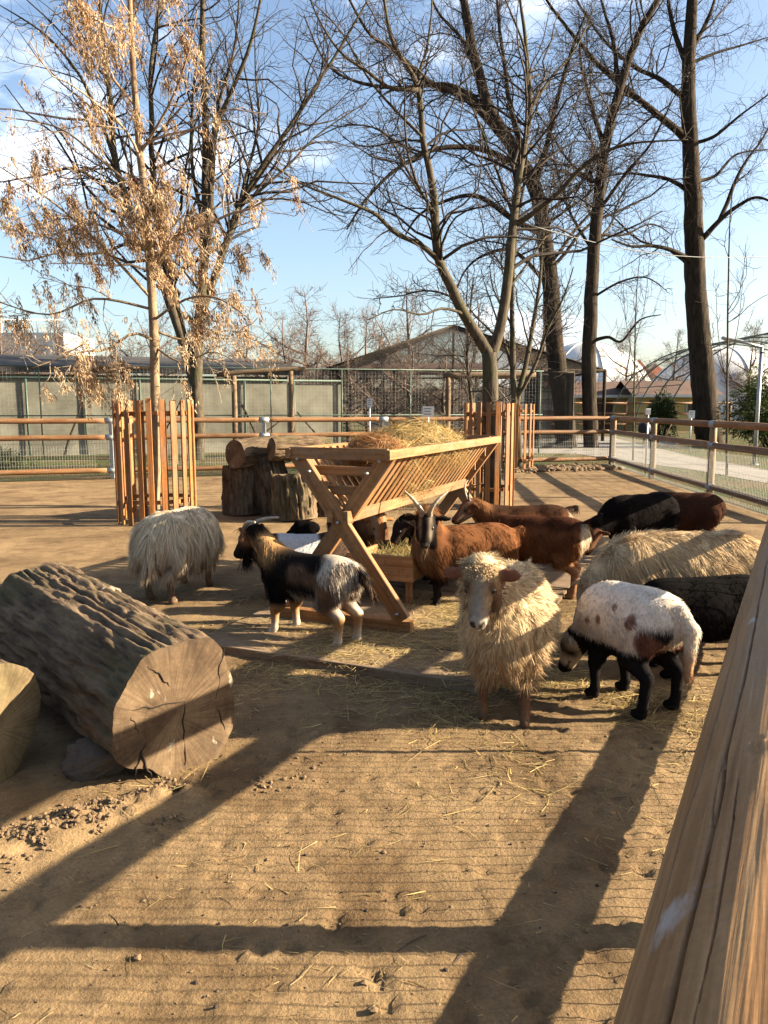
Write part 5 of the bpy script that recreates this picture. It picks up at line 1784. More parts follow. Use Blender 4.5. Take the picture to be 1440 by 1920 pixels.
def beast(name, label, cat, loc, heading, colour, H=0.62, L=0.27, R=0.17, W=0.15, leg_r=0.03, stance=((0, 0), (0, 0), (0, 0), (0, 0)), neck=None, neck_r=(0.11, 0.075),
          head=(0.45, 0, 0.72), yaw=0.0, pitch=-0.6, roll=0.0, hs=1.0, ears='side', ear=(0.085, 0.035), horns=None, tail=None, fur=None, seed=1, lying=False,
          beard=False, group=None, h=0.0125, shag=0.0, leg_w=0.1, jaw=1.0, straw=False, topknot=0.0):
    r2 = np.random.default_rng(seed)
    zc = H - R
    P = []
    P.append(('e', 0.03, (0, 0, zc - 0.01), (L * 1.35, W, R)))
    P.append(('e', 0.05, (L * 0.72, 0, zc - 0.015), (0.17, W * 0.86, R * 0.98)))
    P.append(('e', 0.05, (-L * 0.78, 0, zc + 0.02), (0.19, W * 0.9, R * 0.86)))
    P.append(('e', 0.05, (0, 0, zc - 0.05), (L * 1.0, W * 1.0, R * 0.92)))
    for sg in (1, -1):
        P.append(('e', 0.03, (L * 0.82, sg * W * 0.62, zc - 0.03), (0.07, 0.05, R * 0.72)))
        P.append(('e', 0.03, (-L * 0.98, sg * W * 0.5, zc + R * 0.42), (0.055, 0.045, 0.05)))
        P.append(('e', 0.03, (-L * 0.95, sg * W * 0.68, zc - R * 0.25), (0.095, 0.05, R * 0.62)))
    legs = [(L * 0.78, 1), (L * 0.78, -1), (-L * 0.95, 1), (-L * 0.95, -1)]
    feet = []
    for i, (x, sgn) in enumerate(legs):
        dx, dy = stance[i]
        y = sgn * leg_w
        if lying:
            continue
        if i < 2:
            p0 = (x, y * 0.85, zc - R * 0.25)
            p1 = (x + dx * 0.25 - 0.01, y + dy * 0.3, 0.50 * zc)
            p2 = (x + dx * 0.6 + 0.008, y + dy * 0.6, 0.30 * zc + 0.05)
            p3 = (x + dx, y + dy, 0.06)
            P += [('c', 0.04, p0, p1, 0.075, leg_r * 1.35), ('c', 0.02, p1, p2, leg_r * 1.35, leg_r * 1.05), ('c', 0.012, p2, p3, leg_r * 0.95, leg_r * 0.72)]
        else:
            p0 = (x + 0.02, y * 0.8, zc - 0.02)
            p1 = (x + 0.055 + dx * 0.2, y * 1.05 + dy * 0.3, zc * 0.64)
            p2 = (x - 0.035 + dx * 0.8, y + dy * 0.7, zc * 0.30 + 0.07)
            p3 = (x - 0.02 + dx, y + dy, 0.06)
            P += [('c', 0.04, p0, p1, 0.10, 0.062), ('c', 0.025, p1, p2, 0.058, leg_r * 1.05), ('c', 0.012, p2, p3, leg_r * 1.0, leg_r * 0.74)]
        ft = A([p3[0] + 0.02, p3[1], 0.02])
        feet.append(ft)
        P.append(('c', 0.012, p3, (p3[0] + 0.012, p3[1], 0.03), leg_r * 0.78, leg_r * 0.95))
        P.append(('e', 0.008, (p3[0] + 0.022, p3[1], 0.022), (0.042 * leg_r / 0.03, 0.03 * leg_r / 0.03, 0.024)))
    f, s, u = basis(yaw, pitch, roll)
    Hp = A(head, float)
    nb = A(neck if neck is not None else (L * 0.95, 0, zc + R * 0.25), float)
    P.append(('c', 0.06, nb, Hp - f * 0.02 - u * 0.03, neck_r[0], neck_r[1]))
    Rm = np.stack([f, s, u], 1)
    k = hs
    P.append(('e', 0.03, Hp + f * 0.035 * k, (0.085 * k, 0.062 * k, 0.066 * k), Rm))
    P.append(('c', 0.02, Hp + f * 0.07 * k - u * 0.006 * k, Hp + f * 0.195 * k - u * 0.028 * k, 0.052 * k, 0.034 * k))
    P.append(('c', 0.015, Hp + f * 0.04 * k - u * 0.045 * k, Hp + f * 0.178 * k - u * 0.052 * k, 0.042 * k * jaw, 0.025 * k))
    for sg in (1, -1):
        P.append(('e', 0.01, Hp + f * 0.075 * k + s * 0.044 * k * sg + u * 0.022 * k, (0.022 * k, 0.012 * k, 0.016 * k), Rm))     # brow
        ed = norm({'side': s * sg * 1.0 - f * 0.06 - u * 0.2, 'droop': s * sg * 0.85 - f * 0.1 - u * 0.45, 'up': s * sg * 0.8 + u * 0.35 - f * 0.35}[ears])
        en = norm(f * 0.85 + u * 0.5 - ed * ((f * 0.85 + u * 0.5) @ ed))
        ew = np.cross(en, ed)
        ec = Hp + f * 0.012 * k + s * sg * 0.052 * k + u * 0.016 * k + ed * ear[0] * 0.62
        P.append(('e', 0.008, ec, (ear[0] * 0.62, ear[1] * 0.62, 0.0105), np.stack([ed, ew, en], 1)))
    if tail is not None:
        for (a_, b_, ra, rb) in tail:
            P.append(('c', 0.02, a_, b_, ra, rb))
    F_ = field(P)
    # bounds
    pts = [Hp + f * 0.28, Hp - f * 0.15 + s * 0.26, Hp - f * 0.15 - s * 0.26, Hp + u * 0.12, A([L * 1.5, 0.22, H + 0.05]), A([-L * 1.6 - 0.14, -0.24, 0.0 if not lying else zc - R - 0.05])]
    if tail is not None:
        pts += [A(t_[1]) + 0.05 for t_ in tail] + [A(t_[1]) - 0.05 for t_ in tail]
    pts += [ft + A([0.09, 0.07, 0]) for ft in feet] + [ft - A([0.09, 0.07, 0.05]) for ft in feet]
    lo, hi = np.min(pts, 0) - 0.03, np.max(pts, 0) + 0.03
    V, F = surface(F_, lo, hi, h)
    V[:, 2] = np.maximum(V[:, 2], 0.001)

    def hc(p):
        q = (p - Hp) / k
        return q @ f, q @ s, q @ u

    def colf(p):
        a_, b_, c_ = hc(p)
        return colour(p, a_, b_, c_, zc, H, L, R)
    g_ = gz(loc[0], loc[1])
    root = empty(name, (loc[0], loc[1], float(g_) + (loc[2] if len(loc) > 2 else 0.0)), heading)
    tag(root, label, cat, group)
    C = colf(V)
    a_, b_, c_ = hc(V)
    ishead = (a_ > -0.03) & (np.abs(b_) < 0.075) & (c_ > -0.11) & (a_ < 0.26)
    # nostrils and mouth line are darker skin
    dn = np.minimum(np.sqrt((a_ - 0.218) ** 2 + (b_ - 0.016) ** 2 + ((c_ + 0.022) * 0.9) ** 2), np.sqrt((a_ - 0.218) ** 2 + (b_ + 0.016) ** 2 + ((c_ + 0.022) * 0.9) ** 2))
    C = np.where((ishead & (dn < 0.0135))[:, None], C * 0.12 + A([[0.01, 0.004, 0.004]]), C)
    mouth = ishead & (np.abs(c_ + 0.053 - 0.1 * (0.21 - a_)) < 0.0055) & (a_ > 0.13)
    C = np.where(mouth[:, None], C * 0.2, C)
    # inner ears
    body = mobj('body', V, F, M['skin'], root, col=C)
    eyes = []
    for sg in (1, -1):
        ec = Hp + (f * 0.088 + s * 0.046 * sg + u * 0.012) * k
        uu, vv = np.meshgrid(np.linspace(0, 2 * math.pi, 12, endpoint=False), np.linspace(-1.5, 1.5, 8))
        S_ = np.stack([np.cos(uu) * np.cos(vv), np.sin(uu) * np.cos(vv), np.sin(vv)], -1).reshape(-1, 3) * 0.0145 * k
        q = A([[r_ * 12 + j, r_ * 12 + (j + 1) % 12, (r_ + 1) * 12 + (j + 1) % 12, (r_ + 1) * 12 + j] for r_ in range(7) for j in range(12)])
        mobj('eye', S_ + ec, q, M['eye'], root)
    if horns:
        for sg in (1, -1):
            pts_ = [Hp + (f * q0 + s * sg * q1 + u * q2) * k for q0, q1, q2 in horns['path']]
            rad_ = np.linspace(horns['r'][0], horns['r'][1], len(pts_))
            Pp, Rr = resample(pts_, rad_, 0.008)
            Rr = Rr * (1 + 0.06 * np.sin(np.arange(len(Rr)) * 1.7))
            Vh, Fh = tubes(Pp[None], Rr[None], 12)
            t_ = np.repeat(np.linspace(0, 1, len(Pp)), 12)[:, None]
            mobj('horn', Vh, Fh, M['horn'], root, col=A([horns['c0']]) * (1 - t_) + A([horns['c1']]) * t_)
    # ---- coat
    n_, lenf, width, lift, K = fur['n'], fur['len'], fur['w'], fur['lift'], fur.get('K', 4)
    v0, v1, v2, v3 = (V[F[:, i]] for i in range(4))
    area = 0.5 * (np.linalg.norm(np.cross(v1 - v0, v2 - v0), axis=1) + np.linalg.norm(np.cross(v2 - v0, v3 - v0), axis=1))
    fi = r2.choice(len(F), n_, p=area / area.sum())
    a1, a2 = r2.random((n_, 1)), r2.random((n_, 1))
    p = (v0[fi] * (1 - a1) + v1[fi] * a1) * (1 - a2) + (v3[fi] * (1 - a1) + v2[fi] * a1) * a2
    ha, hb, hcu = hc(p)
    ln_ = lenf(p, ha, hb, hcu, zc, H, L, R)
    de = np.minimum(*[(ha - 0.088) ** 2 + (hb - 0.051 * sg) ** 2 + (hcu - 0.012) ** 2 for sg in (1, -1)])
    ln_ = np.where(de < 0.021 ** 2, 0, ln_)
    keep = ln_ > 0.002
    p, ln_ = p[keep], ln_[keep]
    ha, hb, hcu = ha[keep], hb[keep], hcu[keep]
    nn = grad(F_, p)
    k_ = len(p)
    flow = np.stack([np.full(k_, -0.55), np.sign(p[:, 1]) * 0.25, np.full(k_, -0.75)], -1)
    hm = np.exp(-((ha - 0.07) ** 2 + hb ** 2 + hcu ** 2) / 0.012)[:, None]
    flow = flow * (1 - hm) + (-f - u * 0.2)[None] * hm
    # locks: strands of one neighbourhood lean the same way
    wob = np.stack([fbm(p * fur.get('clump', 16) + 3, 2), fbm(p * fur.get('clump', 16) + 47, 2), fbm(p * fur.get('clump', 16) + 91, 2)], -1)
    tg_ = flow - nn * (flow * nn).sum(1, keepdims=True)
    d = norm(norm(tg_ + 0.001) + nn * lift + wob * fur.get('messy', 0.5) + r2.normal(0, fur.get('rand', 0.12), (k_, 3)))
    sd_ = norm(np.cross(nn, d) + r2.normal(0, 0.35, (k_, 3)))
    Cf = colf(p)
    if 'cfun' in fur:
        Cf = fur['cfun'](p, Cf, r2)
    Cf = Cf * r2.uniform(0.72, 1.28, (k_, 1))
    Ls = ln_ * r2.uniform(0.6, 1.25, k_)
    Vr, Fr, Cr = ribbons(p - nn * 0.003, d, sd_, Ls, width * r2.uniform(0.6, 1.3, k_), np.clip(Cf, 0.004, 1), K, fur.get('droop', 0.25), wob * fur.get('curl', 0.3))
    Vr[:, 2] = np.maximum(Vr[:, 2], 0.004)
    kind(mobj('coat', Vr, Fr, M['fur'], root, col=Cr), 'stuff')
    if beard:
        kb = 260
        rt = Hp + (f[None] * r2.uniform(0.10, 0.17, (kb, 1)) + s[None] * r2.normal(0, 0.012, (kb, 1)) - u[None] * r2.uniform(0.06, 0.075, (kb, 1))) * k
        d = norm(np.stack([r2.normal(0, 0.18, kb), r2.normal(0, 0.18, kb), -np.ones(kb)], -1) - f[None] * 0.1)
        sd_ = norm(np.cross(d, r2.normal(0, 1, (kb, 3))))
        Vb, Fb, Cb = ribbons(rt, d, sd_, r2.uniform(0.05, 0.14, kb), np.full(kb, 0.004), np.tile(A([beard]), (kb, 1)) * r2.uniform(0.6, 1.3, (kb, 1)), 4, 0.0, r2.normal(0, 0.12, (kb, 3)))
        kind(mobj('beard', Vb, Fb, M['fur'], root, col=Cb), 'stuff')
    if topknot:
        kb = 900
        u2 = norm(r2.normal(0, 1, (kb, 3)))
        rt = Hp + (f[None] * (0.03 + 0.05 * u2[:, :1]) + s[None] * 0.055 * u2[:, 1:2] + u[None] * (0.035 + 0.03 * np.abs(u2[:, 2:3]))) * k
        d = norm(u[None] * 0.6 + f[None] * r2.normal(0.25, 0.5, (kb, 1)) + s[None] * r2.normal(0, 0.5, (kb, 1)))
        sd_ = norm(np.cross(d, r2.normal(0, 1, (kb, 3))))
        cc = colf(np.tile(Hp + u * 0.06 * k, (kb, 1))) * r2.uniform(0.7, 1.2, (kb, 1))
        Vb, Fb, Cb = ribbons(rt, d, sd_, r2.uniform(0.4, 1.0, kb) * topknot, np.full(kb, 0.006), cc, 3, 0.2, r2.normal(0, 0.3, (kb, 3)))
        kind(mobj('forelock', Vb, Fb, M['fur'], root, col=Cb), 'stuff')
    return root


def mixv(a_, b_, t):
    return a_ * (1 - t[:, None]) + b_ * t[:, None]


def vec(c, n_):
    return np.tile(A([c], float), (n_, 1))


# ---- coats
WOOL_LEN = lambda Lb, Ln: (lambda p, a, b, c, zc, H, L, R: np.where((a > 0.015 + np.clip(-0.045 - c, 0, 1) * 1.6) & (np.abs(b) < 0.075) & (c > -0.085), 0.009,
                           np.where(p[:, 2] < zc - R * 1.05, np.where(p[:, 2] > 0.05, 0.012, 0.0), np.where((np.abs(b) > 0.062) & (np.abs(b) < 0.22) & (a > -0.04) & (a < 0.05) & (np.abs(c - 0.01) < 0.042), 0.004, np.where(p[:, 0] > L * 1.15, Ln, Lb)))))


def goat_len(body, legs=0.012, face=0.007, mane=0.0, rear=0.0, bellyf=0.0):
    def fn(p, a, b, c, zc, H, L, R):
        l_ = np.full(len(p), body)
        l_ += mane * sstep(L * 0.6, L * 1.1, p[:, 0])
        l_ += rear * sstep(-L * 0.7, -L * 1.2, p[:, 0])
        l_ += bellyf * sstep(zc - R * 0.3, zc - R * 0.9, p[:, 2])
        lo_ = sstep(zc - R * 0.95, zc - R * 1.45, p[:, 2])
        l_ = l_ * (1 - lo_) + legs * lo_
        hd = (a > -0.01) & (np.abs(b) < 0.2) & (c > -0.1) & (c < 0.1) & (a < 0.26)
        l_ = np.where(hd, face, l_)
        return np.where(p[:, 2] < 0.045, 0, l_)
    return fn


def head_mask(a, b, c):
    return (a > -0.01) & (a < 0.26) & (c > -0.1) & (c < 0.1) & (((np.abs(b) < 0.078) & (a > 0.01 + np.clip(-0.045 - c, 0, 1) * 1.4)) | ((np.abs(c - 0.01) < 0.045) & (np.abs(b) < 0.22) & (a < 0.06)))


# 1 white longhaired sheep seen from behind
def c_white(p, a, b, c, zc, H, L, R):
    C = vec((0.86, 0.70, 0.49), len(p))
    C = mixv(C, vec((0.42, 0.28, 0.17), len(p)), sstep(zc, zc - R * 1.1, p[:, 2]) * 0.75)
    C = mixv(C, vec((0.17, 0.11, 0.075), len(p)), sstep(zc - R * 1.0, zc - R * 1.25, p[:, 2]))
    return C


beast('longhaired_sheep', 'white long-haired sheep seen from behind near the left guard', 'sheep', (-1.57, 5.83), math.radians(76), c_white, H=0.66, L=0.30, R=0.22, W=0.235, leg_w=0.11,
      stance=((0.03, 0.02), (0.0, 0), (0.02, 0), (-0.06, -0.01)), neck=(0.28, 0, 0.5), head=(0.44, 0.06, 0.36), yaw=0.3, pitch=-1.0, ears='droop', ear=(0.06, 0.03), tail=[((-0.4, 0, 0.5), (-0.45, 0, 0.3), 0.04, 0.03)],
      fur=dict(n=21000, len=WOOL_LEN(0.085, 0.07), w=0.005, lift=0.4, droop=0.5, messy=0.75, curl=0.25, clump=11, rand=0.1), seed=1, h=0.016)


# 2 pygmy goat, black saddle, tan neck, white hindquarters
def c_pygmy(p, a, b, c, zc, H, L, R):
    x, z = p[:, 0], p[:, 2]
    n_ = len(p)
    w = 0.04 * fbm(p * 9, 3)
    blk, tan, brn, wht = (vec(q, n_) for q in ((0.016, 0.013, 0.012), (0.44, 0.25, 0.11), (0.17, 0.10, 0.06), (0.62, 0.53, 0.42)))
    C = blk.copy()
    flank = sstep(L * 0.42, L * 0.25, x + w) * sstep(zc + R * 0.55, zc + R * 0.2, z + w) * sstep(zc - R * 0.45, zc - R * 0.2, z + w)
    C = mixv(C, brn, flank * 0.85)
    rump = sstep(-L * 0.55, -L * 0.8, x + w)
    C = mixv(C, wht * 0.8, rump)
    C = mixv(C, brn * 1.3, rump * sstep(zc + R * 0.2, zc - R * 0.3, z + w) * sstep(-L * 1.25, -L * 0.9, x))
    C = mixv(C, wht, rump * sstep(-L * 1.1, -L * 1.35, x + w))
    belly = sstep(zc - R * 0.72, zc - R * 0.9, z) * sstep(L * 0.5, L * 0.3, x)
    C = mixv(C, wht * 0.85, belly * (1 - rump))
    shin = sstep(0.23, 0.18, z + w * 0.6)
    C = mixv(C, mixv(tan * 0.75, wht * 0.9, sstep(0.16, 0.05, z)), shin)
    tl = sstep(-L * 1.45, -L * 1.55, x) * (z > 0.3)
    C = mixv(C, blk, tl)
    nk = np.exp(-((x - L * 1.25) / 0.085) ** 2) * sstep(zc + 0.02, zc + 0.1, z + w) * sstep(H + 0.13, H + 0.04, z)
    C = mixv(C, tan, np.clip(nk * 1.5, 0, 1))
    hm = head_mask(a, b, c) & (a > 0.0)
    hd = mixv(vec((0.02, 0.015, 0.013), n_), vec((0.2, 0.1, 0.05), n_), np.exp(-((a - 0.06) / 0.05) ** 2) * sstep(0.03, 0.06, np.abs(b)) * 0.9)
    C = np.where(hm[:, None], hd, C)
    ear_ = (np.abs(b) > 0.07) & (a < 0.06) & (a > -0.12) & (c > -0.1) & (c < 0.1)
    C = np.where(ear_[:, None], vec((0.2, 0.11, 0.06), n_), C)
    return C


beast('pygmy_goat', 'small black, tan and white horned goat standing left of the rack legs', 'goat', (-0.455, 4.60), math.radians(145), c_pygmy, H=0.55, L=0.25, R=0.128, W=0.105, leg_r=0.03, leg_w=0.075,
      stance=((0.03, 0.0), (0.0, -0.02), (-0.02, 0.0), (-0.05, 0.0)), neck=(0.23, 0, 0.45), neck_r=(0.095, 0.068), head=(0.455, 0.01, 0.625), yaw=0.1, pitch=-0.7, hs=0.98, ears='up', ear=(0.07, 0.028),
      horns=dict(path=[(0.03, 0.03, 0.05), (-0.01, 0.04, 0.06), (-0.06, 0.065, 0.055), (-0.11, 0.10, 0.03), (-0.15, 0.125, 0.0)], r=(0.021, 0.006), c0=(0.22, 0.19, 0.16), c1=(0.5, 0.43, 0.33)),
      tail=[((-0.34, 0, 0.5), (-0.42, 0, 0.44), 0.03, 0.026), ((-0.42, 0, 0.44), (-0.47, 0, 0.36), 0.03, 0.015)], beard=(0.03, 0.022, 0.018),
      fur=dict(n=26000, K=3, len=goat_len(0.036, 0.012, 0.006, 0.03, 0.022, 0.02), w=0.0036, lift=0.16, droop=0.3, messy=0.28, curl=0.15, clump=14, rand=0.1, cfun=lambda p, C, r: np.where(((r.random(len(p)) < 0.42) & (p[:, 0] < -0.12) & (p[:, 2] > 0.22))[:, None], A([[0.15, 0.09, 0.055]]), C)), seed=2, h=0.0115)


# 3 red-brown goat with a black face
def c_red(dark_legs=True, face=(0.02, 0.015, 0.013), base=(0.20, 0.082, 0.034), neckc=(0.40, 0.23, 0.115), backc=None, rumpw=0.0, blotch=0.5):
    def fn(p, a, b, c, zc, H, L, R):
        n_ = len(p)
        x, z = p[:, 0], p[:, 2]
        w = 0.03 * fbm(p * 9, 3)
        C = vec(base, n_) * (1 + 0.5 * fbm(p * 6, 3))[:, None]
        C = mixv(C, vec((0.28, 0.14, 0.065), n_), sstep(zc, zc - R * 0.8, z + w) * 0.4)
        C = mixv(C, vec((0.03, 0.015, 0.01), n_), sstep(0.22, 0.32, fbm(p * 7 + 11, 2)) * blotch)
        if backc is not None:
            C = mixv(C, vec(backc, n_), sstep(zc + R * 0.25, zc + R * 0.75, z + w))
        C = mixv(C, vec(neckc, n_), sstep(L * 0.95, L * 1.25, x + w) * 0.85)
        if dark_legs:
            C = mixv(C, vec((0.018, 0.014, 0.012), n_), sstep(zc - R * 0.8, zc - R * 1.1, z + w))
        else:
            C = mixv(C, vec((0.30, 0.15, 0.075), n_), sstep(zc - R * 1.0, zc - R * 1.3, z + w))
        if rumpw:
            C = mixv(C, vec((0.66, 0.52, 0.36), n_), sstep(-L * 1.22, -L * 1.36, x + w * 0.5) * (z < zc + R * 0.72) * (z > 0.2) * rumpw)
            C = mixv(C, vec((0.02, 0.015, 0.012), n_), sstep(-L * 1.42, -L * 1.5, x) * (z > zc + R * 0.45))
        hm = head_mask(a, b, c)
        f_ = vec(face, n_)
        f_ = mixv(f_, vec((0.40, 0.32, 0.24), n_), np.exp(-((np.abs(b) - 0.036) / 0.012) ** 2) * sstep(0.2, 0.12, a) * 0.5)
        f_ = mixv(f_, vec((0.3, 0.25, 0.2), n_), sstep(0.2, 0.22, a) * 0.4)
        return np.where(hm[:, None], f_, C)
    return fn


GH = dict(path=[(0.01, 0.026, 0.05), (-0.005, 0.034, 0.10), (-0.03, 0.06, 0.14), (-0.07, 0.10, 0.16), (-0.12, 0.15, 0.16)], r=(0.021, 0.006), c0=(0.34, 0.27, 0.2), c1=(0.6, 0.52, 0.4))
gf = dict(n=24000, K=3, len=goat_len(0.045, 0.012, 0.006, 0.02, 0.0, 0.02), w=0.004, lift=0.14, droop=0.3, messy=0.35, curl=0.2, clump=15, rand=0.1)
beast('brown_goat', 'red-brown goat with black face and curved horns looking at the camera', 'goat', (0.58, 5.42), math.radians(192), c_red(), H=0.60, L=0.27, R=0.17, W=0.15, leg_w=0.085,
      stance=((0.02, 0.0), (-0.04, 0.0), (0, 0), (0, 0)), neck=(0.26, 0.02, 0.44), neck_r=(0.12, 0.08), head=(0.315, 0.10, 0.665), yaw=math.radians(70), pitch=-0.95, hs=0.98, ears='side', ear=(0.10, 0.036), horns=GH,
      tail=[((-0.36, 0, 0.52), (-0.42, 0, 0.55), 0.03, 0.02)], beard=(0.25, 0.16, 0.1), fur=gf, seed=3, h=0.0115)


# 4 cream sheep facing the camera
def c_cream(base=(0.72, 0.54, 0.325), face=(0.30, 0.20, 0.115), legs=(0.22, 0.115, 0.065)):
    def fn(p, a, b, c, zc, H, L, R):
        n_ = len(p)
        z = p[:, 2]
        C = vec(base, n_) * (1 + 0.25 * fbm(p * 6, 3))[:, None]
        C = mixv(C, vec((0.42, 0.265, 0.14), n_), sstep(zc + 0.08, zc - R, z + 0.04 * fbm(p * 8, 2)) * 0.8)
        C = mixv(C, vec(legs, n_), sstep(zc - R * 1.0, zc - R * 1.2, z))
        C = mixv(C, vec((0.13, 0.085, 0.055), n_), sstep(0.045, 0.035, z))
        hm = head_mask(a, b, c)
        f_ = vec(face, n_)
        f_ = mixv(f_, vec((0.26, 0.19, 0.14), n_), sstep(0.12, 0.2, a) * 0.8)
        f_ = mixv(f_, vec((0.30, 0.265, 0.22), n_), np.exp(-(b / 0.022) ** 2) * sstep(0.03, 0.08, a) * 0.7)
        f_ = mixv(f_, vec((0.11, 0.055, 0.035), n_), np.exp(-(((np.abs(b) - 0.05) / 0.018) ** 2 + ((a - 0.085) / 0.03) ** 2)) * 0.9)
        f_ = mixv(f_, vec((0.42, 0.36, 0.3), n_), sstep(0.19, 0.212, a) * 0.8)
        er = sstep(0.065, 0.085, np.abs(b)) * (a < 0.08)
        f_ = mixv(f_, vec((0.22, 0.10, 0.065), n_), er)
        return np.where(hm[:, None], f_, C)
    return fn


wool = dict(n=46000, len=WOOL_LEN(0.046, 0.036), w=0.0040, lift=0.45, droop=0.45, messy=1.0, curl=1.1, clump=34, rand=0.2)
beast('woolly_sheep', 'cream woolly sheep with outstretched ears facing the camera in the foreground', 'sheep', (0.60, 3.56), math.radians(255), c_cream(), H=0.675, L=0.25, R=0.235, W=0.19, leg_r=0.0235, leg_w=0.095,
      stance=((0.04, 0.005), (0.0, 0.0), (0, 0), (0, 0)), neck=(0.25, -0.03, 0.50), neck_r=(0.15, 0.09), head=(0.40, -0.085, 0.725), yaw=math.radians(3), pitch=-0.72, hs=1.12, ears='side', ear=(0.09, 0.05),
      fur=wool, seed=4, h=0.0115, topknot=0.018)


# 5 shorn white sheep with black legs and brown spots
def c_spot(p, a, b, c, zc, H, L, R):
    n_ = len(p)
    x, z = p[:, 0], p[:, 2]
    w = 0.03 * fbm(p * 9, 3)
    C = vec((0.84, 0.73, 0.61), n_)
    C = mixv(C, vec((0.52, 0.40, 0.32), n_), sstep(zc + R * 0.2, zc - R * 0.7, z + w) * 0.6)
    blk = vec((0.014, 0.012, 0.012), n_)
    C = mixv(C, blk, sstep(zc - R * 0.62, zc - R * 0.78, z + w * 0.8))
    C = mixv(C, blk, sstep(-L * 1.02, -L * 1.2, x + w * 0.6) * sstep(zc + R * 0.3, zc - R * 0.05, z + w) * (np.abs(p[:, 1]) < 0.2) * (1 - np.exp(-((p[:, 1]) / 0.035) ** 2)))
    for (sx_, sz_, rr_) in ((-0.14, 0.455, 0.033), (-0.21, 0.37, 0.05), (0.06, 0.42, 0.02), (0.13, 0.40, 0.016), (-0.02, 0.50, 0.014)):
        d_ = np.sqrt((x - sx_) ** 2 + ((z - sz_) * 0.8) ** 2) / rr_ + w * 6
        C = mixv(C, vec((0.20, 0.085, 0.055), n_), sstep(1.1, 0.75, d_) * 0.9)
    tl = (x < -L * 1.35) & (np.abs(p[:, 1]) < 0.06) & (z > 0.2)
    C = np.where(tl[:, None], mixv(vec((0.66, 0.55, 0.44), n_), vec((0.42, 0.24, 0.13), n_), sstep(0.42, 0.28, z)), C)
    hm = head_mask(a, b, c)
    f_ = mixv(vec((0.58, 0.45, 0.3), n_), blk, sstep(0.155, 0.18, a))
    f_ = mixv(f_, blk, np.exp(-(((np.abs(b) - 0.05) / 0.02) ** 2 + ((a - 0.08) / 0.035) ** 2)))
    return np.where(hm[:, None], f_, C)


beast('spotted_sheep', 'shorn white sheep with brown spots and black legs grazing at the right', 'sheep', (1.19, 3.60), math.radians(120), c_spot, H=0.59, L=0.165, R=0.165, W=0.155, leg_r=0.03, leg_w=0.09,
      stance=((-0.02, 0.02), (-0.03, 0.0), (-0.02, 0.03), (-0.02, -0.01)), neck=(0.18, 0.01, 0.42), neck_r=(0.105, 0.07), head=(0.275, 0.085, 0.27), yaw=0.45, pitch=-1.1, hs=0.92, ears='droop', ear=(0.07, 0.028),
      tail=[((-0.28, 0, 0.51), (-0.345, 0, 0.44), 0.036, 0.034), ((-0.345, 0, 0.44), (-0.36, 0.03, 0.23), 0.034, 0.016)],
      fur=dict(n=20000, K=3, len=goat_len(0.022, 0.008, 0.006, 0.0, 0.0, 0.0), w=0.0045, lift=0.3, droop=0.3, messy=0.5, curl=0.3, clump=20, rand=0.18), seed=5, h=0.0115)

# 6 big shaggy cream sheep behind it
wool6 = dict(n=32000, len=WOOL_LEN(0.075, 0.06), w=0.0048, lift=0.42, droop=0.5, messy=0.75, curl=0.7, clump=17, rand=0.14)
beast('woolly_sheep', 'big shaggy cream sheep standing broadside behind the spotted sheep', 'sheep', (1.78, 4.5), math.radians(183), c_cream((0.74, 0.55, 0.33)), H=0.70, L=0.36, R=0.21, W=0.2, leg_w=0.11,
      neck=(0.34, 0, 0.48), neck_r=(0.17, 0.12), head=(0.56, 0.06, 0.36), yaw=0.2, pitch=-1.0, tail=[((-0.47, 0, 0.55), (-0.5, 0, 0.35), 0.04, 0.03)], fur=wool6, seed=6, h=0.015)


# 7 black sheep between them
def c_black(base=(0.006, 0.005, 0.005)):
    def fn(p, a, b, c, zc, H, L, R):
        return vec(base, len(p)) * (1 + 0.4 * fbm(p * 8, 2))[:, None]
    return fn


sf = dict(n=14000, K=3, len=goat_len(0.03, 0.008, 0.006), w=0.004, lift=0.25, droop=0.3, messy=0.4, curl=0.3, clump=18, rand=0.15)
beast('black_sheep', 'black sheep half hidden behind the spotted sheep and the near rail', 'sheep', (1.72, 4.03), math.radians(186), c_black(), H=0.53, L=0.27, R=0.16, W=0.15, leg_w=0.09,
      neck=(0.26, 0, 0.38), head=(0.46, -0.02, 0.26), yaw=-0.2, pitch=-0.9, hs=0.9, ears='droop', ear=(0.07, 0.03), fur=sf, seed=7, h=0.014)


# 8 black goat with a brown muzzle
def c_dark(base, face):
    def fn(p, a, b, c, zc, H, L, R):
        C = vec(base, len(p)) * (1 + 0.5 * fbm(p * 7, 2))[:, None]
        hm = head_mask(a, b, c)
        return np.where(hm[:, None], vec(face, len(p)), C)
    return fn


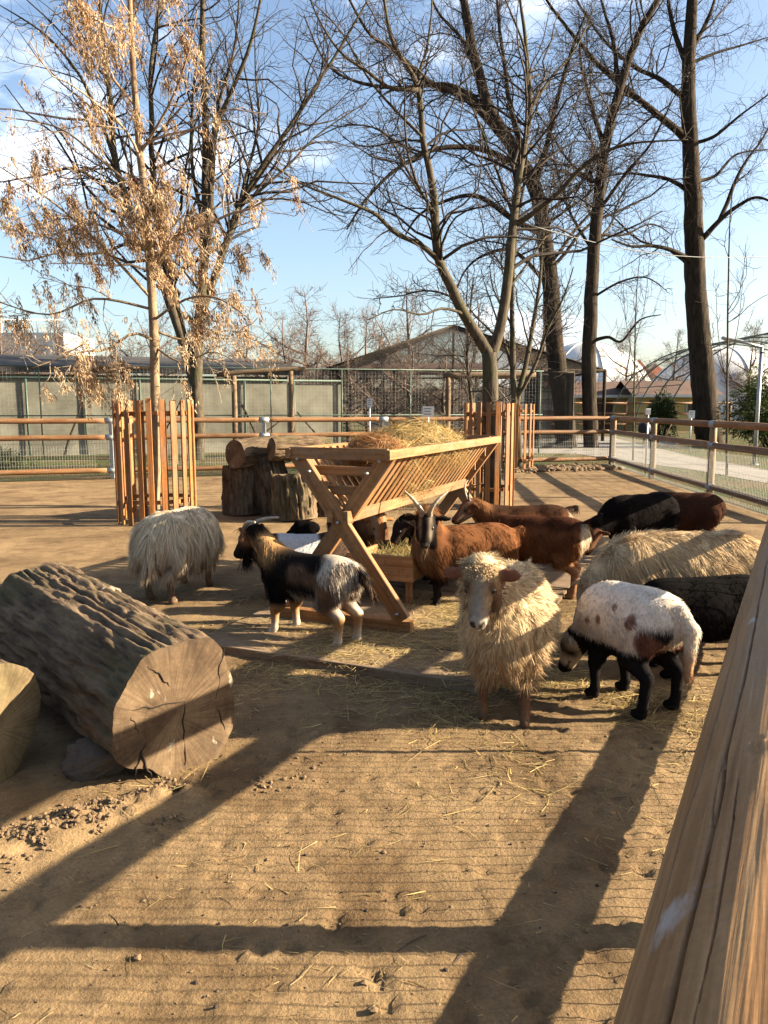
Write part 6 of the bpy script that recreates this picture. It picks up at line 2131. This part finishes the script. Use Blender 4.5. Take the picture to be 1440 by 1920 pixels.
beast('black_goat', 'black goat with brown face bending down to graze near the right fence', 'goat', (2.30, 6.85), math.radians(200), c_dark((0.008, 0.006, 0.006), (0.12, 0.055, 0.03)), H=0.66, L=0.27, R=0.175, W=0.15, leg_w=0.09,
      neck=(0.27, 0, 0.48), neck_r=(0.12, 0.075), head=(0.53, 0.07, 0.36), yaw=0.35, pitch=-0.95, ears='droop', ear=(0.1, 0.032), fur=sf, seed=8, h=0.015,
      tail=[((-0.36, 0, 0.56), (-0.42, 0, 0.5), 0.03, 0.02)])
beast('brown_goat', 'dark brown goat standing beyond the black grazing goat', 'goat', (2.95, 7.55), math.radians(160), c_dark((0.06, 0.026, 0.016), (0.05, 0.022, 0.014)), H=0.60, L=0.27, R=0.18, W=0.15, leg_w=0.09,
      neck=(0.27, 0, 0.45), neck_r=(0.12, 0.075), head=(0.5, 0.0, 0.40), yaw=0.3, pitch=-0.9, ears='droop', ear=(0.1, 0.032), fur=dict(sf, n=9000), seed=9, h=0.016)
# 10 brown goat turned away, pale rump
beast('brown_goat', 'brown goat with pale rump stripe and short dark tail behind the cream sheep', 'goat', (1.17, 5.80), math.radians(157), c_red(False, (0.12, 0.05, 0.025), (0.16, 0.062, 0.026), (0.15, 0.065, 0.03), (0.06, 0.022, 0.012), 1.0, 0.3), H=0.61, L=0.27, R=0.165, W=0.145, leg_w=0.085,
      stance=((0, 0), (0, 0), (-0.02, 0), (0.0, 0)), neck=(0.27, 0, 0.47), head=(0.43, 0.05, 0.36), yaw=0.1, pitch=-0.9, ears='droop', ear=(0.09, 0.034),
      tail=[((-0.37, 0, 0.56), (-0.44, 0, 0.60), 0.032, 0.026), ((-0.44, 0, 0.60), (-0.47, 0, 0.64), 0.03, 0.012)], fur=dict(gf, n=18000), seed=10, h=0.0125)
# 11 brown goat at the far side, horns up
beast('brown_goat', 'dark-backed brown goat with thin horns feeding at the far end of the rack', 'goat', (1.22, 6.55), math.radians(181), c_red(False, (0.16, 0.07, 0.035), (0.15, 0.06, 0.026), (0.2, 0.09, 0.04), (0.05, 0.024, 0.014), 0.6, 0.7), H=0.60, L=0.28, R=0.16, W=0.14, leg_w=0.085,
      neck=(0.27, 0, 0.47), head=(0.47, 0.04, 0.60), yaw=0.25, pitch=-0.55, ears='side', ear=(0.09, 0.034), horns=dict(GH, r=(0.013, 0.004), c0=(0.16, 0.12, 0.09), c1=(0.3, 0.24, 0.18)), tail=[((-0.37, 0, 0.55), (-0.43, 0, 0.57), 0.032, 0.024)],
      fur=dict(gf, n=14000), seed=11, h=0.0135)
# 12 brown goat with its head in the trough
beast('brown_goat', 'light brown goat with its muzzle down in the trough under the rack', 'goat', (-0.22, 6.42), math.radians(-62), c_red(False, (0.36, 0.165, 0.07), (0.10, 0.045, 0.022), (0.2, 0.085, 0.04), None, 0, 0.5), H=0.60, L=0.26, R=0.16, W=0.14, leg_w=0.085,
      neck=(0.26, 0, 0.46), neck_r=(0.11, 0.075), head=(0.40, -0.02, 0.55), yaw=-0.2, pitch=-1.0, ears='droop', ear=(0.09, 0.032), fur=dict(gf, n=11000), seed=12, h=0.0135)
# 13 black goat whose head shows beside the red-brown one
beast('black_goat', 'black goat feeding from the trough behind the red-brown goat', 'goat', (0.56, 6.10), math.radians(198), c_dark((0.009, 0.007, 0.007), (0.03, 0.02, 0.017)), H=0.50, L=0.25, R=0.15, W=0.13, leg_w=0.08,
      neck=(0.25, 0, 0.40), head=(0.42, 0.0, 0.53), yaw=0.1, pitch=-0.9, ears='droop', ear=(0.09, 0.032), fur=dict(sf, n=7000), seed=13, h=0.0145)


# 14 belted goat behind the near end of the rack
def c_belt(p, a, b, c, zc, H, L, R):
    n_ = len(p)
    C = vec((0.07, 0.045, 0.032), n_)
    w = 0.02 * fbm(p * 9, 3)
    m_ = sstep(0.13, 0.11, p[:, 0] + w) * sstep(-0.19, -0.17, p[:, 0] + w)
    return mixv(C, vec((0.68, 0.68, 0.70), n_), m_)


beast('belted_goat', 'dark goat with a broad white belt standing behind the rack legs', 'goat', (-0.62, 5.72), math.radians(8), c_belt, H=0.485, L=0.25, R=0.15, W=0.14, leg_w=0.08,
      neck=(0.25, 0, 0.38), head=(0.38, 0.03, 0.30), yaw=0.2, pitch=-0.9, hs=0.85, ears='droop', ear=(0.07, 0.03), fur=dict(sf, n=9000, messy=0.2), seed=14, h=0.0135)
lamb = beast('black_goat', 'small black goat lying in the shade in front of the furrowed stump', 'goat', (-0.87, 8.35), math.radians(170), c_black(), H=0.25, L=0.11, R=0.115, W=0.11, leg_w=0.07, lying=True,
      neck=(0.1, 0, 0.14), head=(0.17, 0.03, 0.13), yaw=0.3, pitch=-0.3, hs=0.75, ears='droop', ear=(0.07, 0.03), fur=dict(sf, n=5000), seed=15, h=0.0145)
lamb.scale = (0.62, 0.7, 0.72)
# ------------------------------------------------------------------ litter on the ground
r2 = np.random.default_rng(77)


def litter(name, label_unused, n_, centre_fn, colr, lenr, wr, z_off=0.004, K=3, curlv=0.25):
    xy = centre_fn(n_)
    k = len(xy)
    a_ = r2.uniform(0, 2 * math.pi, k)
    d = np.stack([np.cos(a_), np.sin(a_) * 0.8, r2.normal(0.03, 0.07, k)], -1)
    d = norm(d)
    sd = norm(np.stack([-d[:, 1], d[:, 0], r2.normal(0, 0.35, k)], -1))
    L = r2.uniform(*lenr, k) * (0.5 + r2.random(k))
    z = gz(xy[:, 0], xy[:, 1])
    # the platform and its boards lie a little higher
    loc_ = xy - RO
    uu, vv = loc_ @ RU, loc_ @ RV
    z = np.where((uu > -0.69) & (uu < 1.19) & (vv > -0.74) & (vv < 2.9), np.maximum(z, 0.037), z)
    C = A([colr]) * r2.uniform(0.5, 1.3, (k, 1)) + A([[0.03, 0.01, -0.01]]) * r2.normal(0, 1, (k, 1))
    V, F, C = ribbons(np.stack([xy[:, 0], xy[:, 1], z + z_off], -1), d, sd, L, r2.uniform(*wr, k), np.clip(C, 0.02, 1), K, 0.04, np.stack([r2.normal(0, curlv, k), r2.normal(0, curlv, k), np.abs(r2.normal(0, 0.06, k))], -1))
    return kind(mobj(name, V, F, M['straw'], col=C), 'stuff')


def feed_zone(n_):
    p = np.concatenate([r2.normal(0, 1, (n_ // 2, 2)) * A([0.85, 0.8]) + A([0.35, 4.4]), r2.normal(0, 1, (n_ // 4, 2)) * A([0.75, 0.4]) + A([0.85, 3.6]), r2.normal(0, 1, (n_ // 4, 2)) * A([0.5, 0.5]) + A([0.55, 5.1])])
    dn = fbm(np.concatenate([p * 2.3, p[:, :1] * 0], 1), 3)
    p = p[(r2.random(len(p)) < 0.35 + 1.6 * dn) & (p[:, 1] > 1.3)]
    return p


def wide_zone(n_):
    p = np.stack([r2.uniform(-2.4, 1.6, n_), 1.4 + 5.2 * r2.random(n_) ** 1.3], -1)
    dn = fbm(np.concatenate([p * 1.7, p[:, :1] * 0 + 4], 1), 3)
    return p[(r2.random(n_) < 0.25 + 1.4 * dn) & (p[:, 0] < p[:, 1] * 0.54 - 0.12)]


litter('straw_litter', '', 32000, feed_zone, (0.58, 0.43, 0.18), (0.04, 0.14), (0.002, 0.005))
litter('straw_scatter', '', 6500, wide_zone, (0.5, 0.37, 0.18), (0.015, 0.065), (0.0014, 0.0032))
litter('twig_scatter', '', 260, wide_zone, (0.12, 0.075, 0.045), (0.03, 0.14), (0.002, 0.005), 0.004, 5, 0.5)
litter('dry_leaf_scatter', '', 160, wide_zone, (0.30, 0.17, 0.08), (0.02, 0.035), (0.008, 0.014))


def bits(name, n_, zone, s, mat, flat=0.6, sink=0.25):
    base = norm(A([(1, 0, 0), (-1, 0, 0), (0, 1, 0), (0, -1, 0), (0, 0, 1), (0, 0, -1)], ) * 1.0)
    ico = A([(0, 0, 1), (0.894, 0, 0.447), (0.276, 0.851, 0.447), (-0.724, 0.526, 0.447), (-0.724, -0.526, 0.447), (0.276, -0.851, 0.447), (0.724, 0.526, -0.447), (-0.276, 0.851, -0.447), (-0.894, 0, -0.447), (-0.276, -0.851, -0.447), (0.724, -0.526, -0.447), (0, 0, -1)])
    fc = A([(0, 1, 2), (0, 2, 3), (0, 3, 4), (0, 4, 5), (0, 5, 1), (1, 6, 2), (2, 7, 3), (3, 8, 4), (4, 9, 5), (5, 10, 1), (2, 6, 7), (3, 7, 8), (4, 8, 9), (5, 9, 10), (1, 10, 6), (11, 7, 6), (11, 8, 7), (11, 9, 8), (11, 10, 9), (11, 6, 10)])
    xy = zone(n_)
    k = len(xy)
    sz = r2.uniform(s[0], s[1], k) * r2.uniform(0.6, 1.2, k)
    V = ico[None] * (sz[:, None, None]) * (1 + r2.normal(0, 0.18, (k, 12, 1))) * A([[[1, 1, flat]]])
    z = gz(xy[:, 0], xy[:, 1]) + sz * (flat - sink)
    V = V + np.stack([xy[:, 0], xy[:, 1], z], -1)[:, None]
    F = (np.arange(k) * 12)[:, None, None] + fc[None]
    return kind(mobj(name, V.reshape(-1, 3), F.reshape(-1, 3), mat, smooth=False), 'stuff')


M['clod'] = plain('soil_clod', (0.2, 0.13, 0.07), 0.95, 0.3, 30, 0.4)
M['dung'] = plain('dropping', (0.035, 0.024, 0.018), 0.8, 0.2, 30, 0.2)


def by_log(n_):
    x = r2.normal(-0.98, 0.28, n_)
    p = np.stack([x, 2.5 + 0.62 * (x + 0.95) + r2.normal(0, 0.08, n_)], -1)
    return p[fbm(np.concatenate([p * 7, p[:, :1] * 0], 1), 3) > -0.06]


def all_near(n_):
    p = np.stack([r2.uniform(-2.2, 1.5, n_), r2.uniform(1.4, 6.0, n_)], -1)
    return p[p[:, 0] < p[:, 1] * 0.54 - 0.1]


bits('soil_clods', 2600, by_log, (0.0015, 0.011), M['clod'], 0.7, 0.4)
bits('soil_crumbs', 3000, all_near, (0.002, 0.005), M['clod'])
bits('droppings', 300, all_near, (0.003, 0.006), M['dung'])
bits('pebbles', 45, all_near, (0.005, 0.014), M['clod'], 0.5, 0.15)

# loose soil along the foot of the back and right fences
def by_fence(n_):
    t = r2.random(n_)
    return np.stack([2.3 + t * 3.0 + r2.normal(0, 0.15, n_), 17.3 + t * 1.0 + r2.normal(0, 0.3, n_)], -1)


bits('soil_clods', 900, by_fence, (0.02, 0.08), M['clod'])

# light balance set in the colours: all scaled down to suit the raised exposure
TONE = 0.6
for m in bpy.data.materials:
    if not m.use_nodes:
        continue
    nt_ = m.node_tree
    for nd in list(nt_.nodes):
        sk_ = nd.inputs.get('Base Color') if nd.type == 'BSDF_PRINCIPLED' else (nd.inputs.get('Color') if nd.type == 'BSDF_TRANSLUCENT' else None)
        if sk_ is None or not sk_.is_linked:
            continue
        src_ = sk_.links[0].from_socket
        mu = nt_.nodes.new('ShaderNodeMixRGB')
        mu.blend_type = 'MULTIPLY'
        mu.inputs['Fac'].default_value = 1.0
        mu.inputs['Color2'].default_value = (TONE, TONE, TONE, 1)
        nt_.links.new(src_, mu.inputs['Color1'])
        nt_.links.new(mu.outputs['Color'], sk_)
